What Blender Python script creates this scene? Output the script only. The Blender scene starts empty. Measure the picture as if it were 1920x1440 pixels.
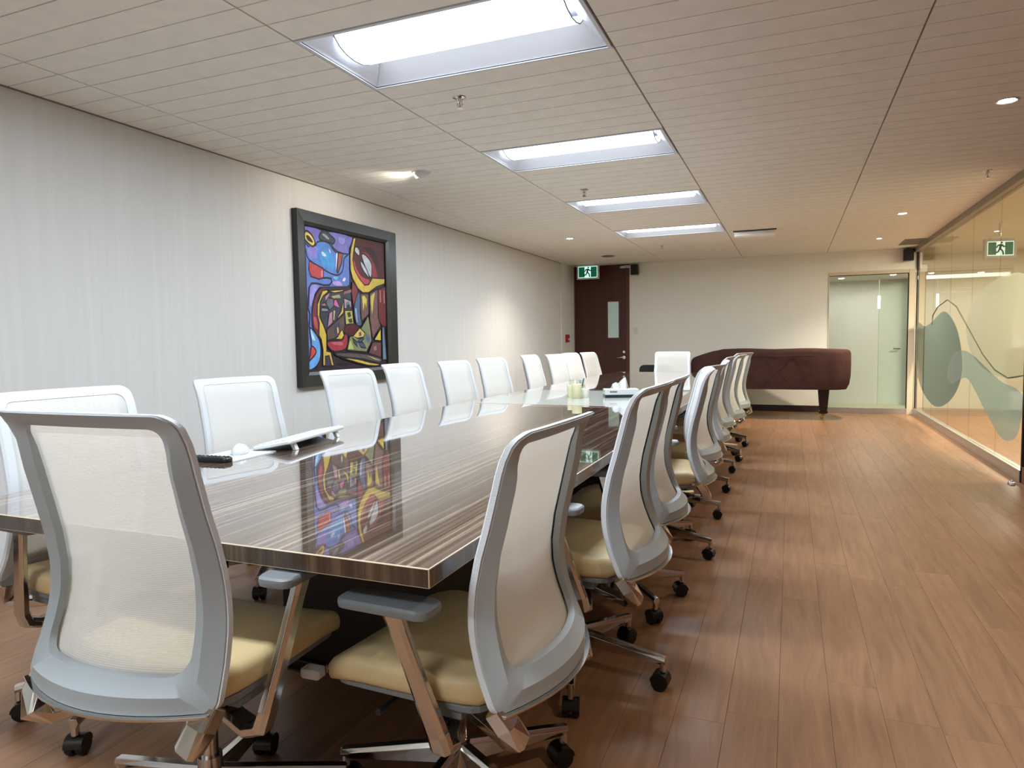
import bpy, bmesh, math, random
from mathutils import Vector, Matrix
random.seed(7)
PI = math.pi
SC = bpy.context.scene
C = SC.collection

# ------------------------------------------------------------------ camera, world, exposure
cam_d = bpy.data.cameras.new('camera'); cam = bpy.data.objects.new('camera', cam_d); C.objects.link(cam)
cam_d.sensor_width = 36.0; cam_d.lens = 23.99; cam_d.clip_start = 0.02; cam_d.clip_end = 60
_r = Vector((0.92599, 0.37726, -0.01462)); _u = Vector((-0.01042, 0.06424, 0.99788)); _w = Vector((-0.3774, 0.92388, -0.06342))
M4 = Matrix(((_r.x, _u.x, -_w.x, 0.0), (_r.y, _u.y, -_w.y, 0.0), (_r.z, _u.z, -_w.z, 1.1754), (0, 0, 0, 1)))
cam.matrix_world = M4
SC.camera = cam
world = bpy.data.worlds.new('world'); SC.world = world; world.use_nodes = True
world.node_tree.nodes['Background'].inputs[0].default_value = (0.9, 0.85, 0.78, 1)
world.node_tree.nodes['Background'].inputs[1].default_value = 0.05
SC.view_settings.view_transform = 'Standard'; SC.view_settings.look = 'None'
SC.view_settings.exposure = 1.40; SC.view_settings.gamma = 1.0; SC.view_settings.use_curve_mapping = False
LAMP = 17.5        # watts of each fluorescent troffer
SPOT = 40.0        # watts of each halogen downlight

ZC = 2.44          # ceiling height
XL, XR = -3.543, 1.708   # left wall, glass wall
YB, YF = 11.541, -1.5    # back wall, wall behind the camera

# ------------------------------------------------------------------ helpers
def lin(c):
    o = []
    for v in c[:3]:
        v = v / 255.0
        o.append(v / 12.92 if v <= 0.04045 else ((v + 0.055) / 1.055) ** 2.4)
    return (o[0], o[1], o[2], 1.0)

def mat(name, col, rough=0.5, metal=0.0, spec=0.5, noise=None, bump=None, coat=0.0, emit=None, trans=0.0, ior=1.45, alpha=1.0):
    """col sRGB 0-255; noise=(scale xyz, amount 0..1, detail) varies the colour; bump=(scale, strength)"""
    m = bpy.data.materials.new(name); m.use_nodes = True
    nt = m.node_tree; b = nt.nodes['Principled BSDF']
    b.inputs['Base Color'].default_value = lin(col); b.inputs['Roughness'].default_value = rough
    b.inputs['Metallic'].default_value = metal; b.inputs['IOR'].default_value = ior
    b.inputs['Specular IOR Level'].default_value = spec; b.inputs['Coat Weight'].default_value = coat
    b.inputs['Coat Roughness'].default_value = 0.03
    b.inputs['Transmission Weight'].default_value = trans; b.inputs['Alpha'].default_value = alpha
    if emit:
        b.inputs['Emission Color'].default_value = lin(emit[0]); b.inputs['Emission Strength'].default_value = emit[1]
    tc = nt.nodes.new('ShaderNodeTexCoord')
    if noise:
        mp = nt.nodes.new('ShaderNodeMapping'); mp.inputs['Scale'].default_value = noise[0]
        n = nt.nodes.new('ShaderNodeTexNoise'); n.inputs['Scale'].default_value = 1.0; n.inputs['Detail'].default_value = noise[2] if len(noise) > 2 else 4
        r = nt.nodes.new('ShaderNodeValToRGB')
        a = noise[1]; base = lin(col)
        r.color_ramp.elements[0].position = 0.3; r.color_ramp.elements[1].position = 0.7
        r.color_ramp.elements[0].color = tuple(v * (1 - a) for v in base[:3]) + (1,)
        r.color_ramp.elements[1].color = tuple(min(1, v * (1 + a)) for v in base[:3]) + (1,)
        nt.links.new(tc.outputs['Object'], mp.inputs[0]); nt.links.new(mp.outputs[0], n.inputs['Vector'])
        nt.links.new(n.outputs['Fac'], r.inputs[0]); nt.links.new(r.outputs[0], b.inputs['Base Color'])
    if bump:
        mp2 = nt.nodes.new('ShaderNodeMapping'); sc = bump[0]
        mp2.inputs['Scale'].default_value = sc if isinstance(sc, tuple) else (sc, sc, sc)
        n2 = nt.nodes.new('ShaderNodeTexNoise'); n2.inputs['Scale'].default_value = 1.0; n2.inputs['Detail'].default_value = 3
        bp = nt.nodes.new('ShaderNodeBump'); bp.inputs['Strength'].default_value = bump[1]; bp.inputs['Distance'].default_value = 0.002
        nt.links.new(tc.outputs['Object'], mp2.inputs[0]); nt.links.new(mp2.outputs[0], n2.inputs['Vector'])
        nt.links.new(n2.outputs['Fac'], bp.inputs['Height']); nt.links.new(bp.outputs[0], b.inputs['Normal'])
    return m

def obj(name, bm, m, parent=None, loc=None, smooth=False, bevel=0.0):
    me = bpy.data.meshes.new(name)
    if isinstance(bm, bmesh.types.BMesh):
        bmesh.ops.recalc_face_normals(bm, faces=bm.faces)
        if bevel:
            es = [e for e in bm.edges if len(e.link_faces) == 2 and e.calc_face_angle(0) > 0.6]
            bmesh.ops.bevel(bm, geom=es, offset=bevel, segments=2, profile=0.5, affect='EDGES', clamp_overlap=True)
        bm.to_mesh(me); bm.free()
    if smooth:
        me.polygons.foreach_set('use_smooth', [True] * len(me.polygons))
        try: me.set_sharp_from_angle(angle=math.radians(38))
        except Exception: pass
    for mm in (m if isinstance(m, (list, tuple)) else [m]): me.materials.append(mm)
    o = bpy.data.objects.new(name, me); C.objects.link(o)
    if loc: o.location = loc
    if parent: o.parent = parent
    return o

def empty(name, loc=(0, 0, 0), rz=0.0):
    o = bpy.data.objects.new(name, None); C.objects.link(o); o.location = loc; o.rotation_euler = (0, 0, rz); o.empty_display_size = 0.1
    return o

def tag(o, label=None, cat=None, group=None, kind=None):
    if label: o['label'] = label
    if cat: o['category'] = cat
    if group: o['group'] = group
    if kind: o['kind'] = kind
    return o

def BM(): return bmesh.new()

def box(bm, x0, x1, y0, y1, z0, z1, mi=0):
    v = [bm.verts.new(p) for p in ((x0,y0,z0),(x1,y0,z0),(x1,y1,z0),(x0,y1,z0),(x0,y0,z1),(x1,y0,z1),(x1,y1,z1),(x0,y1,z1))]
    for f in ((0,3,2,1),(4,5,6,7),(0,1,5,4),(1,2,6,5),(2,3,7,6),(3,0,4,7)):
        fc = bm.faces.new([v[i] for i in f]); fc.material_index = mi
    return v

def loft(bm, secs, closed=True, caps=True, ring=False, mi=0):
    """secs: list of equally long point lists"""
    vs = [[bm.verts.new(p) for p in s] for s in secs]
    n = len(secs[0]); m = len(vs)
    for i in range(m if ring else m - 1):
        a, b = vs[i], vs[(i + 1) % m]
        for j in range(n if closed else n - 1):
            f = bm.faces.new((a[j], a[(j+1) % n], b[(j+1) % n], b[j])); f.material_index = mi
    if caps and closed and not ring:
        bm.faces.new(vs[0][::-1]).material_index = mi; bm.faces.new(vs[-1]).material_index = mi
    return vs

def tube(bm, pts, r, n=8, mi=0, closed=False):
    pts = [Vector(p) for p in pts]; secs = []
    rr = r if isinstance(r, (list, tuple)) else [r] * len(pts)
    up0 = Vector((0, 0, 1))
    for i, p in enumerate(pts):
        if closed: d = pts[(i+1) % len(pts)] - pts[i-1]
        else: d = pts[min(i+1, len(pts)-1)] - pts[max(i-1, 0)]
        d.normalize()
        up = up0 if abs(d.z) < 0.95 else Vector((1, 0, 0))
        a = d.cross(up).normalized(); b = a.cross(d).normalized()
        secs.append([p + (a * math.cos(2*PI*k/n) + b * math.sin(2*PI*k/n)) * rr[i] for k in range(n)])
    loft(bm, secs, ring=closed, mi=mi)

def cyl(bm, x, y, z0, z1, r0, r1=None, n=20, mi=0):
    r1 = r0 if r1 is None else r1
    loft(bm, [[(x + r*math.cos(2*PI*k/n), y + r*math.sin(2*PI*k/n), z) for k in range(n)] for r, z in ((r0, z0), (r1, z1))], mi=mi)

def lathe(bm, prof, x=0, y=0, n=24, mi=0):
    loft(bm, [[(x + r*math.cos(2*PI*k/n), y + r*math.sin(2*PI*k/n), z) for k in range(n)] for r, z in prof], mi=mi)

def disc_x(bm, cx, cy, cz, r, w, ax='y', n=18, mi=0):
    """wheel: a flat cylinder whose axis is horizontal"""
    pr = [(r*0.55, -w/2), (r*0.9, -w/2), (r, -w*0.3), (r, w*0.3), (r*0.9, w/2), (r*0.55, w/2)]
    secs = []
    for rr, o in pr:
        s = []
        for k in range(n):
            a = 2*PI*k/n
            if ax == 'y': s.append((cx + rr*math.cos(a), cy + o, cz + rr*math.sin(a)))
            else: s.append((cx + o, cy + rr*math.cos(a), cz + rr*math.sin(a)))
        secs.append(s)
    loft(bm, secs, mi=mi)

def rrect(w, d, r, n=5, cx=0, cy=0):
    """rounded rectangle outline in 2D"""
    o = []
    for sx, sy, a0 in ((1, 1, 0), (-1, 1, PI/2), (-1, -1, PI), (1, -1, 1.5*PI)):
        for k in range(n + 1):
            a = a0 + PI/2*k/n
            o.append((cx + sx*(w/2 - r) + r*math.cos(a), cy + sy*(d/2 - r) + r*math.sin(a)))
    return o

def prism(bm, pts, z0, z1, mi=0):
    loft(bm, [[(x, y, z0) for x, y in pts], [(x, y, z1) for x, y in pts]], mi=mi)

def arealight(name, loc, size, energy, col, parent=None):
    l = bpy.data.lights.new(name, 'AREA'); l.shape = 'RECTANGLE'; l.size, l.size_y = size; l.energy = energy; l.color = col
    o = bpy.data.objects.new(name, l); C.objects.link(o); o.location = loc
    if parent: o.parent = parent
    return o

# ------------------------------------------------------------------ materials
M = {}
M['ceil'] = mat('ceiling_tile', (238, 234, 224), 0.95, spec=0.15, noise=((9, 9, 9), 0.04, 5), bump=((160, 160, 160), 0.35))
M['plenum'] = mat('ceiling_void', (60, 55, 48), 0.9)
M['tbar'] = mat('ceiling_grid', (150, 144, 132), 0.5)
M['wall'] = mat('wallpaper', (218, 216, 212), 0.75, spec=0.25, noise=((26, 26, 0.7), 0.03, 6), bump=((220, 220, 4), 0.35))
M['wallb'] = mat('painted_wall', (230, 227, 217), 0.7, spec=0.25, noise=((2, 2, 2), 0.02), bump=((120, 120, 120), 0.1))
M['base'] = mat('dark_baseboard', (46, 29, 22), 0.45)
M['door'] = mat('dark_wood_door', (70, 34, 18), 0.42, noise=((14, 14, 0.8), 0.18, 6))
M['doorframe'] = mat('door_frame_wood', (88, 46, 22), 0.4, noise=((20, 20, 1), 0.2, 5))
M['alu'] = mat('brushed_aluminium', (190, 188, 182), 0.35, metal=0.85, noise=((2, 60, 60), 0.05))
M['beigeframe'] = mat('beige_frame', (205, 192, 170), 0.5)
M['black'] = mat('black_plastic', (14, 14, 15), 0.45)
M['gasket'] = mat('black_gasket', (12, 12, 12), 0.7)
M['white'] = mat('white_plastic', (206, 207, 206), 0.35)
M['chrome'] = mat('polished_aluminium', (205, 203, 200), 0.13, metal=1.0)
M['frame'] = mat('grey_plastic_frame', (160, 166, 168), 0.42, bump=((400, 400, 400), 0.15))
M['pan'] = mat('light_grey_shell', (118, 121, 122), 0.45)
M['dark'] = mat('dark_mechanism', (30, 31, 33), 0.4)
M['caster'] = mat('black_caster', (10, 10, 11), 0.35)
M['leather'] = mat('cream_leather', (206, 181, 134), 0.5, spec=0.4, noise=((5, 5, 5), 0.06), bump=((90, 90, 90), 0.35))
M['knit'] = mat('white_knit_trim', (208, 210, 212), 0.75, spec=0.2, bump=((30, 30, 900), 0.4))
M['reflector'] = mat('white_reflector', (214, 218, 226), 0.45)
M['lamp'] = mat('lit_diffuser', (255, 255, 255), 0.6, emit=((236, 244, 255), 1.6))
M['spot'] = mat('lit_spot', (255, 255, 255), 0.6, emit=((255, 242, 222), 30.0))
M['redplastic'] = mat('red_plastic', (150, 22, 20), 0.4)
M['piano'] = mat('brown_quilted_cover', (66, 44, 38), 0.9, spec=0.15, noise=((18, 18, 18), 0.12), bump=((60, 60, 60), 0.4))
M['pianoleg'] = mat('ebony_leg', (26, 12, 10), 0.25)
M['brass'] = mat('brass', (196, 158, 84), 0.25, metal=1.0)
M['candle'] = mat('cream_wax', (206, 202, 164), 0.5, spec=0.3)
M['candle'].node_tree.nodes['Principled BSDF'].inputs['Subsurface Weight'].default_value = 0.2
M['candlew'] = mat('white_wax', (214, 212, 198), 0.5, spec=0.3)
M['tissue'] = mat('tissue_paper', (222, 223, 224), 0.9)
M['card'] = mat('white_card', (208, 211, 211), 0.4)
M['green'] = mat('dark_green_print', (16, 44, 42), 0.4)
M['ink'] = mat('black_ink', (20, 22, 24), 0.5)
M['brownwood'] = mat('brown_wood_panel', (98, 58, 34), 0.4, noise=((3, 30, 1.2), 0.2, 5))
M['picframe'] = mat('black_picture_frame', (36, 36, 34), 0.33, spec=0.6)
M['ventgrey'] = mat('grey_vent', (112, 108, 102), 0.5)
M['corr'] = mat('corridor_wall', (208, 207, 203), 0.8)
M['corrt'] = mat('corridor_tan_wall', (206, 198, 174), 0.8)
M['exitwhite'] = mat('exit_sign_white', (240, 255, 250), 0.5, emit=((190, 245, 240), 0.36))
M['exitgreen'] = mat('exit_sign_green', (0, 110, 80), 0.5, emit=((0, 120, 84), 0.10))

def wood_nodes(m, dark, mid, light, scale, rough, coat, rnd=0.0, streak=0.5, spec=0.5, wob=0.2):
    """grain running along the object's y axis; a per-piece shift and shade when rnd > 0"""
    nt = m.node_tree; L = nt.links; b = nt.nodes['Principled BSDF']
    tc = nt.nodes.new('ShaderNodeTexCoord'); oi = nt.nodes.new('ShaderNodeObjectInfo')
    mp = nt.nodes.new('ShaderNodeMapping'); L.new(tc.outputs['Object'], mp.inputs[0])
    if rnd:
        cm = nt.nodes.new('ShaderNodeCombineXYZ'); mu = nt.nodes.new('ShaderNodeMath'); mu.operation = 'MULTIPLY'; mu.inputs[1].default_value = 37.0
        L.new(oi.outputs['Random'], mu.inputs[0]); L.new(mu.outputs[0], cm.inputs[0]); L.new(mu.outputs[0], cm.inputs[2]); L.new(cm.outputs[0], mp.inputs['Location'])
    # slow wobble of the grain
    n0 = nt.nodes.new('ShaderNodeTexNoise'); n0.inputs['Scale'].default_value = 1.3; n0.inputs['Detail'].default_value = 2
    L.new(mp.outputs[0], n0.inputs['Vector'])
    ad = nt.nodes.new('ShaderNodeVectorMath'); ad.operation = 'MULTIPLY_ADD'
    L.new(n0.outputs['Color'], ad.inputs[0]); ad.inputs[1].default_value = (wob, 0, wob); L.new(mp.outputs[0], ad.inputs[2])
    sc = nt.nodes.new('ShaderNodeVectorMath'); sc.operation = 'MULTIPLY'; sc.inputs[1].default_value = scale; L.new(ad.outputs[0], sc.inputs[0])
    n1 = nt.nodes.new('ShaderNodeTexNoise'); n1.inputs['Scale'].default_value = 1.0; n1.inputs['Detail'].default_value = 7; n1.inputs['Roughness'].default_value = 0.62
    L.new(sc.outputs[0], n1.inputs['Vector'])
    r = nt.nodes.new('ShaderNodeValToRGB'); e = r.color_ramp.elements
    e[0].position = 0.30; e[0].color = lin(dark); e[1].position = 0.52; e[1].color = lin(mid)
    e2 = r.color_ramp.elements.new(0.66 if streak else 0.75); e2.color = lin(light)
    L.new(n1.outputs['Fac'], r.inputs[0]); out = r.outputs[0]
    if rnd:
        hv = nt.nodes.new('ShaderNodeHueSaturation'); mr = nt.nodes.new('ShaderNodeMapRange')
        mr.inputs[3].default_value = 1 - rnd; mr.inputs[4].default_value = 1 + rnd
        L.new(oi.outputs['Random'], mr.inputs[0]); L.new(mr.outputs[0], hv.inputs['Value']); L.new(out, hv.inputs['Color']); out = hv.outputs[0]
    L.new(out, b.inputs['Base Color'])
    b.inputs['Roughness'].default_value = rough; b.inputs['Coat Weight'].default_value = coat; b.inputs['Specular IOR Level'].default_value = spec
    b.inputs['Coat Roughness'].default_value = 0.02
    return n1
M['plank'] = mat('floor_plank', (110, 70, 45)); n1 = wood_nodes(M['plank'], (124, 90, 63), (143, 104, 74), (156, 115, 83), (36, 2.0, 36), 0.38, 0.0, rnd=0.07, streak=0, spec=0.5, wob=0.12)
_nt = M['plank'].node_tree; _bp = _nt.nodes.new('ShaderNodeBump'); _bp.inputs['Strength'].default_value = 0.12; _bp.inputs['Distance'].default_value = 0.001
_nt.links.new(n1.outputs['Fac'], _bp.inputs['Height']); _nt.links.new(_bp.outputs[0], _nt.nodes['Principled BSDF'].inputs['Normal'])
M['table'] = mat('glossy_zebra_wood', (100, 80, 66)); wood_nodes(M['table'], (66, 51, 42), (98, 80, 67), (168, 148, 128), (85, 0.45, 85), 0.05, 1.0, spec=0.8, wob=0.02)
M['table'].node_tree.nodes['Principled BSDF'].inputs['Coat IOR'].default_value = 1.85
M['edge'] = mat('table_edge_wood', (80, 62, 50)); wood_nodes(M['edge'], (44, 34, 26), (66, 52, 40), (96, 76, 58), (40, 40, 1.3), 0.22, 0.4, spec=0.6, wob=0.03)
M['band'] = mat('pale_edge_highlight', (206, 188, 160), 0.35)  # pale bevel colour paints a highlight along the slab edges
M['centre'] = mat('rosy_wood_border', (128, 96, 84)); wood_nodes(M['centre'], (104, 76, 66), (134, 104, 92), (156, 126, 112), (3, 30, 30), 0.08, 1.0, spec=0.6, wob=0.05)
M['inlay'] = mat('frosted_grey_glass_inlay', (172, 172, 163), 0.24, spec=0.8, noise=((40, 40, 40), 0.05), bump=((90, 90, 90), 0.10), coat=0.4)

def mesh_fabric():
    m = bpy.data.materials.new('white_mesh_fabric'); m.use_nodes = True; nt = m.node_tree; L = nt.links
    b = nt.nodes['Principled BSDF']; out = nt.nodes['Material Output']
    b.inputs['Base Color'].default_value = lin((244, 243, 238)); b.inputs['Roughness'].default_value = 0.8; b.inputs['Specular IOR Level'].default_value = 0.15
    tl = nt.nodes.new('ShaderNodeBsdfTranslucent'); tl.inputs['Color'].default_value = lin((236, 228, 212))
    m1 = nt.nodes.new('ShaderNodeMixShader'); m1.inputs[0].default_value = 0.30
    L.new(b.outputs[0], m1.inputs[1]); L.new(tl.outputs[0], m1.inputs[2])
    tr = nt.nodes.new('ShaderNodeBsdfTransparent'); m2 = nt.nodes.new('ShaderNodeMixShader')
    tc = nt.nodes.new('ShaderNodeTexCoord'); w = nt.nodes.new('ShaderNodeTexWave'); w.wave_type = 'BANDS'; w.bands_direction = 'Z'
    w.inputs['Scale'].default_value = 85; w.inputs['Distortion'].default_value = 0.6; w.inputs['Detail'].default_value = 1
    L.new(tc.outputs['Object'], w.inputs['Vector'])
    lw = nt.nodes.new('ShaderNodeLayerWeight'); lw.inputs['Blend'].default_value = 0.35
    mr = nt.nodes.new('ShaderNodeMapRange'); mr.inputs[3].default_value = 0.58; mr.inputs[4].default_value = 0.84
    L.new(w.outputs['Fac'], mr.inputs[0])
    mx = nt.nodes.new('ShaderNodeMath'); mx.operation = 'ADD'; mx.use_clamp = True
    hf = nt.nodes.new('ShaderNodeMath'); hf.operation = 'MULTIPLY'; hf.inputs[1].default_value = 0.45
    L.new(lw.outputs['Facing'], hf.inputs[0]); L.new(mr.outputs[0], mx.inputs[0]); L.new(hf.outputs[0], mx.inputs[1])
    L.new(mx.outputs[0], m2.inputs[0]); L.new(tr.outputs[0], m2.inputs[1]); L.new(m1.outputs[0], m2.inputs[2]); L.new(m2.outputs[0], out.inputs[0])
    return m
M['mesh'] = mesh_fabric()

def glass(name, tint, refl_ior=1.5, rough=0.0, mixcol=None, mixfac=0.0):
    """thin sheet: clear body + fresnel gloss (+ optional film that scatters light)"""
    m = bpy.data.materials.new(name); m.use_nodes = True; nt = m.node_tree; L = nt.links
    nt.nodes.remove(nt.nodes['Principled BSDF']); out = nt.nodes['Material Output']
    tr = nt.nodes.new('ShaderNodeBsdfTransparent'); tr.inputs[0].default_value = lin(tint)
    gl = nt.nodes.new('ShaderNodeBsdfGlossy'); gl.inputs['Roughness'].default_value = rough
    fr = nt.nodes.new('ShaderNodeFresnel'); fr.inputs['IOR'].default_value = refl_ior
    mx = nt.nodes.new('ShaderNodeMixShader')
    ge = nt.nodes.new('ShaderNodeNewGeometry'); fb = nt.nodes.new('ShaderNodeMath'); fb.operation = 'SUBTRACT'; fb.inputs[0].default_value = 1.0; L.new(ge.outputs['Backfacing'], fb.inputs[1])
    fm = nt.nodes.new('ShaderNodeMath'); fm.operation = 'MULTIPLY'; L.new(fr.outputs[0], fm.inputs[0]); L.new(fb.outputs[0], fm.inputs[1]); L.new(fm.outputs[0], mx.inputs[0])
    body = tr.outputs[0]
    if mixcol:
        df = nt.nodes.new('ShaderNodeBsdfDiffuse'); df.inputs[0].default_value = lin(mixcol)
        tl = nt.nodes.new('ShaderNodeBsdfTranslucent'); tl.inputs[0].default_value = lin(mixcol)
        md = nt.nodes.new('ShaderNodeMixShader'); md.inputs[0].default_value = 0.5; L.new(df.outputs[0], md.inputs[1]); L.new(tl.outputs[0], md.inputs[2])
        mb = nt.nodes.new('ShaderNodeMixShader'); mb.inputs[0].default_value = mixfac
        L.new(body, mb.inputs[1]); L.new(md.outputs[0], mb.inputs[2]); body = mb.outputs[0]
    L.new(body, mx.inputs[1]); L.new(gl.outputs[0], mx.inputs[2]); L.new(mx.outputs[0], out.inputs[0])
    return m
M['glass'] = glass('partition_glass', (248, 248, 242), 1.7)
M['wglass'] = glass('green_tinted_glass', (238, 243, 240), 1.45)
M['doorglass'] = glass('frosted_door_glass', (190, 205, 200), 1.5, 0.1, (150, 168, 164), 0.75)
M['filmcream'] = glass('cream_film', (240, 240, 215), 1.5, 0.05, (214, 213, 194), 0.8)
M['filmteal'] = glass('teal_film', (150, 172, 156), 1.5, 0.05, (118, 138, 128), 0.6)
M['filmpale'] = glass('pale_film', (205, 222, 214), 1.5, 0.05, (196, 206, 202), 0.45)
M['clear'] = glass('clear_tumbler_glass', (246, 249, 247), 1.35)

# ------------------------------------------------------------------ setting: floor with planks
bm = BM(); box(bm, XL - 0.15, 6.2, YF - 0.1, 14.2, -0.14, -0.012)
floor = tag(obj('floor', bm, mat('floor_bed', (30, 18, 12), 0.9)), kind='structure')
PW, PL = 0.151, 1.32
bm = BM(); g = 0.0007
box(bm, -PW/2 + g/2, PW/2 - g/2, -PL/2 + g/2, PL/2 - g/2, -0.012, 0.0)
plank0 = obj('floor_plank', bm, M['plank'], floor, bevel=0.0006)
spots = []
k = 0; x = -0.325 - PW * 21
while x < 6.2 - PW:
    off = 2.10 - PL * 3 if abs(x + 0.325) < 0.01 else random.uniform(0, PL) - PL * 1.4
    y = off
    while y < 14.2 - PL:
        spots.append((x + PW/2, y + PL/2)); y += PL
    x += PW; k += 1
def seen(px, py):
    d = -0.3774*px + 0.924*py
    if d < 0.4: return 99
    u = (0.926*px + 0.377*py) / d
    if abs(u) > 0.80: return 40 + d
    if px > XR: return 30 + d
    if -2.1 < px < -0.7 and 1.9 < py < 9: return 20 + d
    return d
spots = [s for s in spots if s[0] - PW/2 > XL - 0.1]
spots.sort(key=lambda s: seen(*s))
for i, (px, py) in enumerate(spots[:298]):
    o = plank0 if i == 0 else plank0.copy()
    if i: C.objects.link(o); o.parent = floor
    o.location = (px, py, 0)
bm = BM()
for px, py in spots[298:]: box(bm, px - PW/2 + g/2, px + PW/2 - g/2, py - PL/2 + g/2, py + PL/2 - g/2, -0.012, 0.0)
tag(obj('distant_planks', bm, M['plank'], floor), kind='stuff')

# ------------------------------------------------------------------ setting: walls
bm = BM(); box(bm, XL - 0.12, XL, YF, YB + 0.12, -0.02, ZC + 0.02)
wl = tag(obj('wall_left', bm, M['wall']), kind='structure')
bm = BM(); box(bm, XL, XL + 0.022, 10.86, YB, 0, ZC); obj('pilaster', bm, M['wall'], wl)
bm = BM(); box(bm, XL, XL + 0.012, YF, 10.86, 0, 0.10); tag(obj('baseboard_left', bm, M['base'], bevel=0.003), kind='structure')
DX0, DX1 = -3.50, -2.545      # door opening
WX0, WX1 = 0.54, 1.60         # glazed opening in the back wall
bm = BM()
box(bm, DX1, WX0, YB, YB + 0.12, 0, ZC + 0.02); box(bm, XL, DX0, YB, YB + 0.12, 0, ZC + 0.02)
box(bm, WX0, XR + 0.05, YB, YB + 0.12, 2.135, ZC + 0.02)
tag(obj('wall_back', bm, M['wallb']), kind='structure')
bm = BM(); box(bm, DX1 + 0.004, WX0 - 0.02, YB - 0.012, YB, 0, 0.10); tag(obj('baseboard_back', bm, M['base'], bevel=0.003), kind='structure')
bm = BM(); box(bm, XL - 0.12, 6.2, YF - 0.12, YF, 0, ZC + 0.02); tag(obj('wall_front', bm, mat('warm_grey_wall', (190, 182, 168), 0.8)), kind='structure')
bm = BM(); box(bm, XR, XR + 0.12, YF, 6.44, 0, ZC + 0.02)
wr = tag(obj('wall_right', bm, M['brownwood']), kind='structure')
bm = BM(); box(bm, XR - 0.02, XR, YF, 6.44, 0, 0.13); tag(obj('baseboard_right', bm, M['brownwood'], bevel=0.003), kind='structure')
# corridor beyond the glass
bm = BM(); box(bm, 4.1, 4.2, YF, 14.3, 0, ZC + 0.02); tag(obj('wall_corridor_side', bm, M['corrt']), kind='structure')
bm = BM(); box(bm, XR + 0.14, 6.2, YB + 1.1, YB + 1.2, 0, ZC + 0.02); tag(obj('wall_corridor_end', bm, M['corrt']), kind='structure')
bm = BM(); box(bm, -1.2, XR + 0.14, 13.0, 13.1, 0, 2.2); tag(obj('wall_corridor_back', bm, M['corr']), kind='structure')
bm = BM(); box(bm, -1.2, -1.1, YB + 0.12, 13.0, 0, 2.2); tag(obj('wall_corridor_left', bm, M['corr']), kind='structure')
bm = BM(); box(bm, -1.2, XR + 0.14, YB + 0.12, 13.1, 2.1, 2.2); tag(obj('ceiling_corridor', bm, M['corr']), kind='structure')
bm = BM(); box(bm, -1.1, XR + 0.1, YB + 0.12, 13.0, 0.0, 0.012); tag(obj('trim_corridor_floor', bm, mat('pale_corridor_floor', (190, 186, 160), 0.4)), kind='structure')

# ------------------------------------------------------------------ setting: ceiling of scored tiles in a grid
bm = BM(); box(bm, XL - 0.12, 6.3, YF - 0.12, 14.3, 2.60, 2.70)
ceiling = tag(obj('ceiling', bm, M['plenum']), kind='structure')
bm = BM(); box(bm, XR + 0.1, 6.3, YF, 14.3, ZC, ZC + 0.02); tag(obj('ceiling_corridor_side', bm, M['corrt']), kind='structure')
RP = 0.618; R0 = 2.382
cols = [(-3.543, -3.163), (-3.163, -1.943), (-1.943, -0.723), (-0.723, 0.497), (0.497, 1.66)]
LROWS = [R0 + 3*RP*k for k in range(-2, 4)]        # near edges of the troffers
def tile_mesh(w, d, n=4):
    bm = BM(); gp = 0.006; s = d / n
    for i in range(n):
        y0 = -d/2 + i*s + (0.003 if i == 0 else gp/2); y1 = -d/2 + (i+1)*s - (0.003 if i == n-1 else gp/2)
        box(bm, -w/2 + 0.0045, w/2 - 0.0045, y0, y1, 0, 0.010)
    box(bm, -w/2 + 0.0045, w/2 - 0.0045, -d/2 + 0.003, d/2 - 0.003, 0.009, 0.014)
    return bm
protos = {}
rows = []
k = -7
while R0 + k*RP < YB - 0.02: rows.append((R0 + k*RP, min(R0 + (k+1)*RP, YB))); k += 1
for (x0, x1) in cols:
    for (y0, y1) in rows:
        if abs(x0 + 1.943) < 0.01 and any(abs(y0 - l) < 0.01 for l in LROWS): continue
        key = (round(x1-x0, 3), round(y1-y0, 3))
        if key not in protos:
            o = protos[key] = obj('ceiling_tile', tile_mesh(x1-x0, y1-y0, max(1, round((y1-y0)/RP*4))), M['ceil'], ceiling)
        else:
            o = protos[key].copy(); C.objects.link(o); o.parent = ceiling
        o.location = ((x0+x1)/2, (y0+y1)/2, ZC)
for x0, x1 in cols[1:]:
    bm = BM(); box(bm, x0 - 0.012, x0 + 0.012, YF, YB, ZC + 0.011, ZC + 0.018); obj('grid_bar', bm, M['tbar'], ceiling)
bm = BM(); box(bm, XL, XL + 0.02, YF, YB, ZC - 0.002, ZC + 0.006)
tag(obj('trim_1', bm, mat('shadow_angle', (120, 112, 100), 0.6)), kind='structure')
# head channel over the glass wall
bm = BM(); box(bm, 1.655, 1.76, 6.44, YB, 2.375, ZC + 0.01); tag(obj('trim_2', bm, mat('head_channel', (150, 138, 118), 0.45), bevel=0.004), kind='structure')

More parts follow.
